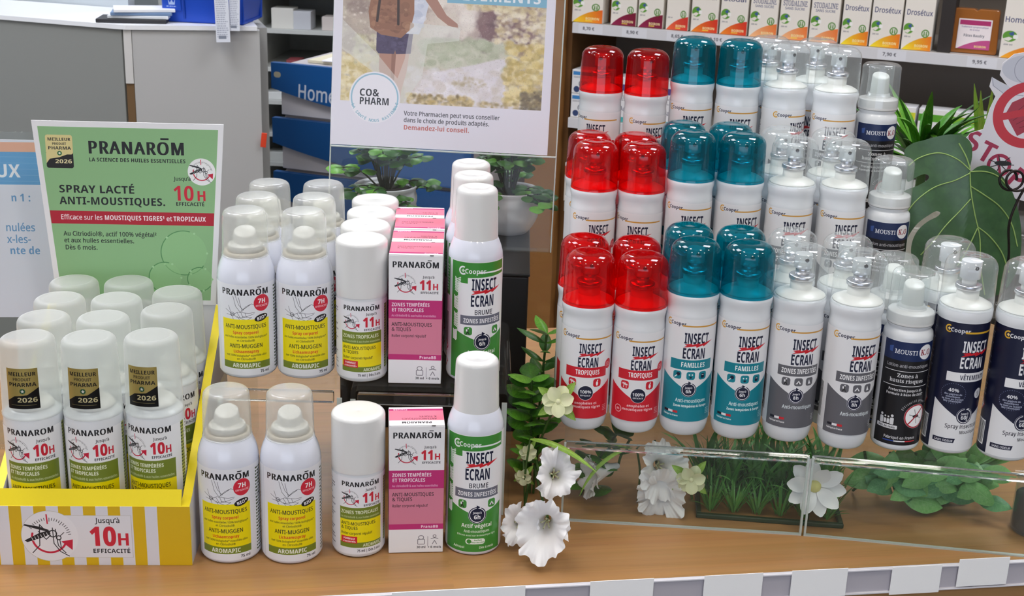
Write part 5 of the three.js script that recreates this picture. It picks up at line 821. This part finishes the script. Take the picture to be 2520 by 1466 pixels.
    part('shell', new THREE.ExtrudeGeometry(sh, { depth: 0.018, bevelThickness: 0.002, bevelSize: 0.001, bevelSegments: 2 }), phys(0xa8662a, 0.2, { transmission: 0.15 }), t, [0, 0.001, -0.02]);
    part('label', rbox(0.054, 0.05, 0.0006, 0.0002), [cream, cream, cream, cream, lab(print(54, 50, 9, (c) => { rect(c, -27, 0, 54, 50, '#f0e6e6'); rect(c, -25, 2, 50, 8, '#b2316c'); tx(c, 'Traitement symptomatique', 0, 14.4, 3.6, { col: '#7b6c92', fit: 44 }); tx(c, 'de la toux', 0, 19, 3.6, { col: '#7b6c92' }); tx(c, 'Pâtes Baudry', 0, 29.4, 6, { bold: true, col: '#5a5a66', fit: 34 }); c.fillStyle = '#c04f88'; c.beginPath(); c.moveTo(-25, 50); c.quadraticCurveTo(0, 34, 27, 34); c.lineTo(27, 50); c.fill(); tx(c, 'BOIRON', 12, 47, 5, { bold: true, col: '#efe08c' }); }), 0.4), cream], t, [0, 0.0325, 0.0012]); }
  // lower shelves
  const co = print(70, 45, 7, (c) => { rect(c, -35, 0, 70, 45, '#e9e9ea'); rect(c, -33, 3, 66, 7, '#3f86c4'); small(c, -32, 12, 40, 2, 2, '#77777f'); tx(c, 'CO', -3, 31, 14, { al: 'right', col: '#6f727c' }); tx(c, 'CODOLIPRANE', -18, 31, 11, { al: 'left', col: '#6f727c', fit: 40 }); disc(c, -25, 37, 6, '#33456f'); poly(c, [[-20, 45], [10, 36], [35, 38], [35, 45]], '#3f8ec8'); });
  const wht = std(0xe4e4e6, 0.5), coM = [wht, wht, wht, wht, lab(co, 0.45), wht], purple = print(60, 84, 4, (c) => { rect(c, -30, 0, 60, 84, '#e6e3e4'); rect(c, -30, 12, 60, 12, '#5a3f86'); small(c, -20, 32, 36, 4, 3, '#77757f'); tx(c, 'Arnica', 0, 62, 12, { col: '#5d5a72' }); rect(c, -30, 74, 60, 10, '#49a8a8'); });
  for (const [y, w] of [[0.0207, 'lower'], [0.0665, 'upper']]) { const [x, z] = W(0.045, -0.04); tag(part(numbered('tablet_box'), rbox(0.07, 0.045, 0.05, 0.0008), coM, scene, [x, y + 0.0225, z], [0, SA, 0]), `${w} of two stacked white tablet boxes with a blue band`, 'box', 'stacked tablet boxes'); }
  for (const [s, k, n] of [[0.125, 0, 'first'], [0.19, 0, 'second']]) { const [x, z] = W(s, -0.04); tag(part(numbered('cream_box'), rbox(0.06, 0.084, 0.05, 0.0008), [wht, wht, wht, wht, lab(purple, 0.45), wht], scene, [x, 0.0207 + 0.042, z], [0, SA, 0]), `${n} white and purple box behind the red caps`, 'box', 'white and purple boxes'); }
  const grn = print(95, 78, 4, (c) => { rect(c, -48, 0, 96, 78, '#eceae6'); const g = c.createLinearGradient(-48, 0, 48, 0); g.addColorStop(0, '#4f9a2a'); g.addColorStop(0.6, '#6ab02c'); g.addColorStop(1, '#e0dc3a'); c.fillStyle = g; c.fillRect(-48, 8, 96, 12); small(c, -20, 36, 50, 8, 4, '#9aa0b4'); });
  for (const [s, n] of [[0.6, 'left'], [0.7, 'middle'], [0.8, 'right']]) { const [x, z] = W(s, -0.03); tag(part(numbered('herbal_box'), rbox(0.095, 0.083, 0.04, 0.0008), [wht, wht, wht, wht, lab(grn, 0.45), wht], scene, [x, 0.0207 + 0.0415, z], [0, SA, 0]), `white herbal box with a green strip behind the spiky plant, ${n}`, 'box', 'white herbal boxes'); }
  const orn = print(60, 76, 4, (c) => { rect(c, -30, 0, 60, 76, '#ebe4da'); rect(c, -30, 6, 60, 18, '#e2603a'); tx(c, 'Os.illo', 0, 42, 14, { col: '#66687c', fit: 50 }); tx(c, '12', 0, 62, 13, { col: '#e08a70' }); for (const x of [18, 22, 26]) rect(c, x, 50, 3, 12, '#3c4a86'); });
  for (const [s, n] of [[0.036, 'leftmost'], [0.62, 'second'], [0.684, 'third'], [0.748, 'rightmost']]) { const [x, z] = W(s, -0.03); tag(part(numbered('cold_remedy_box'), rbox(0.06, 0.076, 0.04, 0.0008), [wht, wht, wht, wht, lab(orn, 0.45), wht], scene, [x, -0.1448 + 0.038, z], [0, SA, 0]), `${n} white and orange box on the lowest visible shelf`, 'box', 'white and orange boxes'); }
}

// ---------------------------------------------------------------- background, left: grey counter, racks, drawers
{
  const t = thing('grey_counter', 'grey dispensing counter with a white top', 'counter', [-0.6236, 0, -2.1362]);
  const H = 0.213 - FLOOR, panel = (x0, z0, x1, z1, mat, name, h = H, y = FLOOR + H / 2, th = 0.02) => { const l = Math.hypot(x1 - x0, z1 - z0), m = part(name, box(l, h, th), mat, t, [(x0 + x1) / 2 + 0.6236, y, (z0 + z1) / 2 + 2.1362 - th / 2], [0, Math.atan2(-(z1 - z0), x1 - x0), 0]); return m; };
  panel(-0.93, -2.43, -0.678, -2.352, std(0xbcc5ca, 0.6), 'back_screen', 0.4, 0.22 + 0.2); panel(-1.2, -2.316, -0.629, -2.1375, std(0x8d8f8b, 0.55), 'side_panel'); panel(-0.6175, -2.1375, -0.423, -2.1774, std(0xb9b9b7, 0.55), 'end_panel');
  part('corner_strip', box(0.0125, 0.085, 0.008), std(0xd2d0cc, 0.5), t, [0.001, 0.1705, -0.004]); part('corner_strip', box(0.0125, H - 0.085, 0.008), std(0x6f5433, 0.6), t, [0.001, FLOOR + (H - 0.085) / 2, -0.006]);
  const sh = new THREE.Shape([P2(-0.6, 0.185), P2(-0.01, -0.002), P2(0.0, -0.004), P2(0.2, 0.037), P2(0.13, 0.27), P2(0, 0.2), P2(-0.6, 0.37)]); const g = new THREE.ExtrudeGeometry(sh, { depth: 0.007, bevelEnabled: false }); g.rotateX(-PI / 2);
  part('white_top', g, std(0xeef0f2, 0.35), t, [0, 0.2135, 0]);
  panel(-0.56, -2.62, -0.426, -2.205, std(0xa3a4a2, 0.6), 'back_panel');
}
{ const m = thing('binder_pile', 'pile of papers and a black binder on the grey counter', 'papers', [-0.624, 0.2209, -2.185], 0.1); part('binder', rbox(0.11, 0.006, 0.06, 0.001), std(0x232326, 0.5), m, [0, 0.003, 0]); for (let i = 0; i < 3; i++) part('paper_pad', rbox(0.095, 0.005, 0.055, 0.001), std([0xd9dde0, 0x6c86a8, 0xe4e6e8][i], 0.6), m, [0.01 + i * 0.003, 0.0088 + i * 0.0052, -0.002], [0, 0.1 * i, 0]); }
{ const m = thing('blue_bin', 'blue plastic crate on the grey counter', 'crate', [-0.507, 0.2209, -2.235], -0.1), bl = std(0x0f47b8, 0.4); // tapered walls
  const w = (x, z, rx, rz, ww, dd) => part('wall', rbox(ww, 0.12, dd, 0.002), bl, m, [x, 0.061, z], [rx, 0, rz]);
  w(0, 0.055, 0.1, 0, 0.135, 0.004); w(0, -0.055, -0.1, 0, 0.135, 0.004); w(-0.068, 0, 0, 0.12, 0.004, 0.11); w(0.068, 0, 0, -0.12, 0.004, 0.11); part('floor_panel', box(0.13, 0.004, 0.1), bl, m, [0, 0.0025, 0]);
  for (const x of [-0.03, 0.025]) part('rib', rbox(0.003, 0.11, 0.004, 0.001), std(0x0c3c9c, 0.4), m, [x, 0.061, 0.0585], [0.1, 0, 0]);
  part('print', rbox(0.03, 0.022, 0.0006, 0.0002), [bl, bl, bl, bl, lab(print(30, 22, 8, (c) => { rect(c, -15, 0, 30, 22, '#0f47b8'); poly(c, [[-6, 4], [-3, 10], [0, 5], [3, 10], [6, 4], [5, 13], [-5, 13]], '#aabfe8'); small(c, -9, 15, 18, 1, 3, '#aabfe8'); }), 0.4), bl], m, [-0.05, 0.03, 0.0552], [0.1, 0, 0]); }
{ const m = thing('till_receipts', 'long till receipts hanging over the grey counter edge', 'receipt', [-0.4735, 0.216, -2.147], 0.1), rp = std(0xd6dae2, 0.7), map = lab(print(22, 66, 5, (c) => { rect(c, -11, 0, 22, 66, '#d6dae2'); small(c, -9, 4, 18, 22, 2.6, '#9aa0b0'); rect(c, -7, 58, 12, 4, '#7d8492'); }), 0.7);
  part('strip', rbox(0.022, 0.085, 0.0006, 0.0002), [rp, rp, rp, rp, map, rp], m, [0, 0.024, 0.001], [-0.1, 0, 0.03]); part('strip', rbox(0.017, 0.07, 0.0006, 0.0002), [rp, rp, rp, rp, map, rp], m, [0.019, 0.034, -0.004], [-0.12, 0, -0.02]); }
{ const m = part('red_tag', rbox(0.009, 0.024, 0.002, 0.0006), std(0xe0431f, 0.5), scene, [-0.4175, 0.036, -2.172], [0, 0, -0.12]); tag(m, 'small orange red tag on the grey counter corner', 'tag'); }
{ const m = part('white_box', rbox(0.05, 0.018, 0.05, 0.001), std(0xd4d2ca, 0.6), scene, [-0.96, 0.2301, -2.45]); tag(m, 'small pale box on the far end of the white top', 'box'); }
{
  const t = thing('grey_shelving', 'grey open shelving with small medicine boxes behind the counter', 'shelf', [-0.62, 0, -3.05], -4 * D2R), gm = std(0xbdc1be, 0.6), lip = std(0xd0d4d2, 0.5);
  part('back_panel', box(1.5, 2.4, 0.015), gm, t, [0.55, FLOOR + 1.2, -0.3]); for (const x of [-0.19, 0.02, 0.55, 1.28]) part('upright', box(0.018, 2.4, 0.3), gm, t, [x, FLOOR + 1.2, -0.15]);
  [0.19, 0.105, 0.019, -0.056, -0.131, -0.2, -0.28].forEach((y) => { part('shelf_board', box(1.48, 0.005, 0.29), gm, t, [0.55, y - 0.004, -0.15]); part('shelf_lip', box(1.48, 0.009, 0.004), lip, t, [0.55, y - 0.006, -0.002]); });
  const cols = [[0xe2e2dc, 0.05, 0.045], [0xc9cdd4, 0.04, 0.04], [0xd8d0cc, 0.03, 0.03], [0x9a4a50, 0.03, 0.016], [0x4a66a8, 0.035, 0.03], [0xd8dcd8, 0.045, 0.02], [0x6a4a78, 0.04, 0.014], [0xe0e4e4, 0.05, 0.016]];
  const rots = -4 * D2R, spots = [[0.08, 0.105, 0, 'tall white'], [0.125, 0.105, 1, 'pale blue'], [0.185, 0.105, 2, 'beige'], [0.225, 0.105, 5, 'low white'], [0.102, 0.019, 3, 'dark red'], [0.06, -0.056, 7, 'flat white'], [0.112, -0.056, 4, 'blue'], [0.09, -0.131, 6, 'purple'], [0.06, -0.2, 5, 'white'], [0.1, -0.2, 6, 'flat purple']];
  spots.forEach(([x, y, k, n]) => { const [c, w, h] = cols[k], m = part(numbered('medicine_box'), rbox(w, h, 0.05, 0.0008), std(c, 0.55), scene, [-0.62 + Math.cos(rots) * x + Math.sin(rots) * -0.04, y - 0.0014 + h / 2, -3.05 - Math.sin(rots) * x + Math.cos(rots) * -0.04], [0, rots, 0]); tag(m, `${n} medicine box on the grey shelving, shelf ${y > 0.1 ? 'one' : y > 0 ? 'two' : y > -0.1 ? 'three' : y > -0.15 ? 'four' : 'five'} from above`, 'box', 'medicine boxes on the grey shelving'); });
}
{ // tall blue fronted drawers
  const t = thing('remedy_cabinet', 'light grey drawer cabinet with curved blue drawer fronts', 'cabinet', [-0.4727, 0, -2.607], -20 * D2R);
  part('carcass', box(0.4, 0.1 - FLOOR, 0.3), std(0xb8b4b6, 0.5), t, [0.215, (0.1 + FLOOR) / 2 - 0.006, -0.155]);
  const bl = std(0x0f5496, 0.35), gr = std(0xe6e2e4, 0.4);
  const word = print(420, 110, 4, (c) => { rect(c, -210, 0, 420, 110, '#0f5496'); rrect(c, -204, 17, 15, 11, 5, '#b9b39a'); tx(c, 'Homéopathie', -154, 64, 38, { al: 'left', col: '#d4dbe8', rot: 0.05, fit: 188 }); });
  for (let i = 0; i < 5; i++) {
    const y = 0.1 - i * 0.107, d = new THREE.Group(); d.name = 'drawer'; d.position.set(0, y, 0); t.add(d);
    part('drawer_box', rbox(0.4, 0.1, 0.012, 0.001), gr, d, [0.213, -0.052, 0]);
    const sh = new THREE.Shape(); sh.moveTo(0, 0); sh.lineTo(0.42, 0); sh.lineTo(0.42, -0.098); sh.bezierCurveTo(0.26, -0.098, 0.1, -0.075, 0, -0.049); sh.lineTo(0, 0);
    const g = new THREE.ExtrudeGeometry(sh, { depth: 0.014, bevelEnabled: false }), uv = g.attributes.uv, p = g.attributes.position; for (let k = 0; k < p.count; k++) uv.setXY(k, p.getX(k) / 0.42, 1 + p.getY(k) / 0.11);
    part('blue_front', g, i ? bl : [lab(word, 0.35), bl], d, [0, 0, 0.007]);
  }
  const m = thing('paper_folder', 'cream folder of papers on top of the blue drawers', 'papers', [-0.3, 0.0945, -2.66], -0.35); part('folder', rbox(0.2, 0.006, 0.13, 0.001), std(0xd8d2b8, 0.6), m, [0, 0.003, 0]); part('sheet', rbox(0.18, 0.002, 0.12, 0.0005), M.paper, m, [0.02, 0.0072, 0.005], [0, 0.08, 0]);
}
{ const t = thing('wire_rack', 'grey metal rack at the far left behind the counter', 'rack', [-1.045, 0, -2.78]), gm = std(0x9b9d9c, 0.5); for (const x of [-0.3, -0.02]) part('post', box(0.02, 1.3, 0.02), gm, t, [x, FLOOR + 0.65, 0]); for (const y of [0.18, 0.06, -0.06, -0.2]) part('shelf_board', box(0.3, 0.012, 0.3), gm, t, [-0.16, y, -0.15]); part('back_panel', box(0.3, 1.3, 0.01), std(0x2f3132, 0.7), t, [-0.16, FLOOR + 0.65, -0.3]); }
renderer.render(scene, camera);
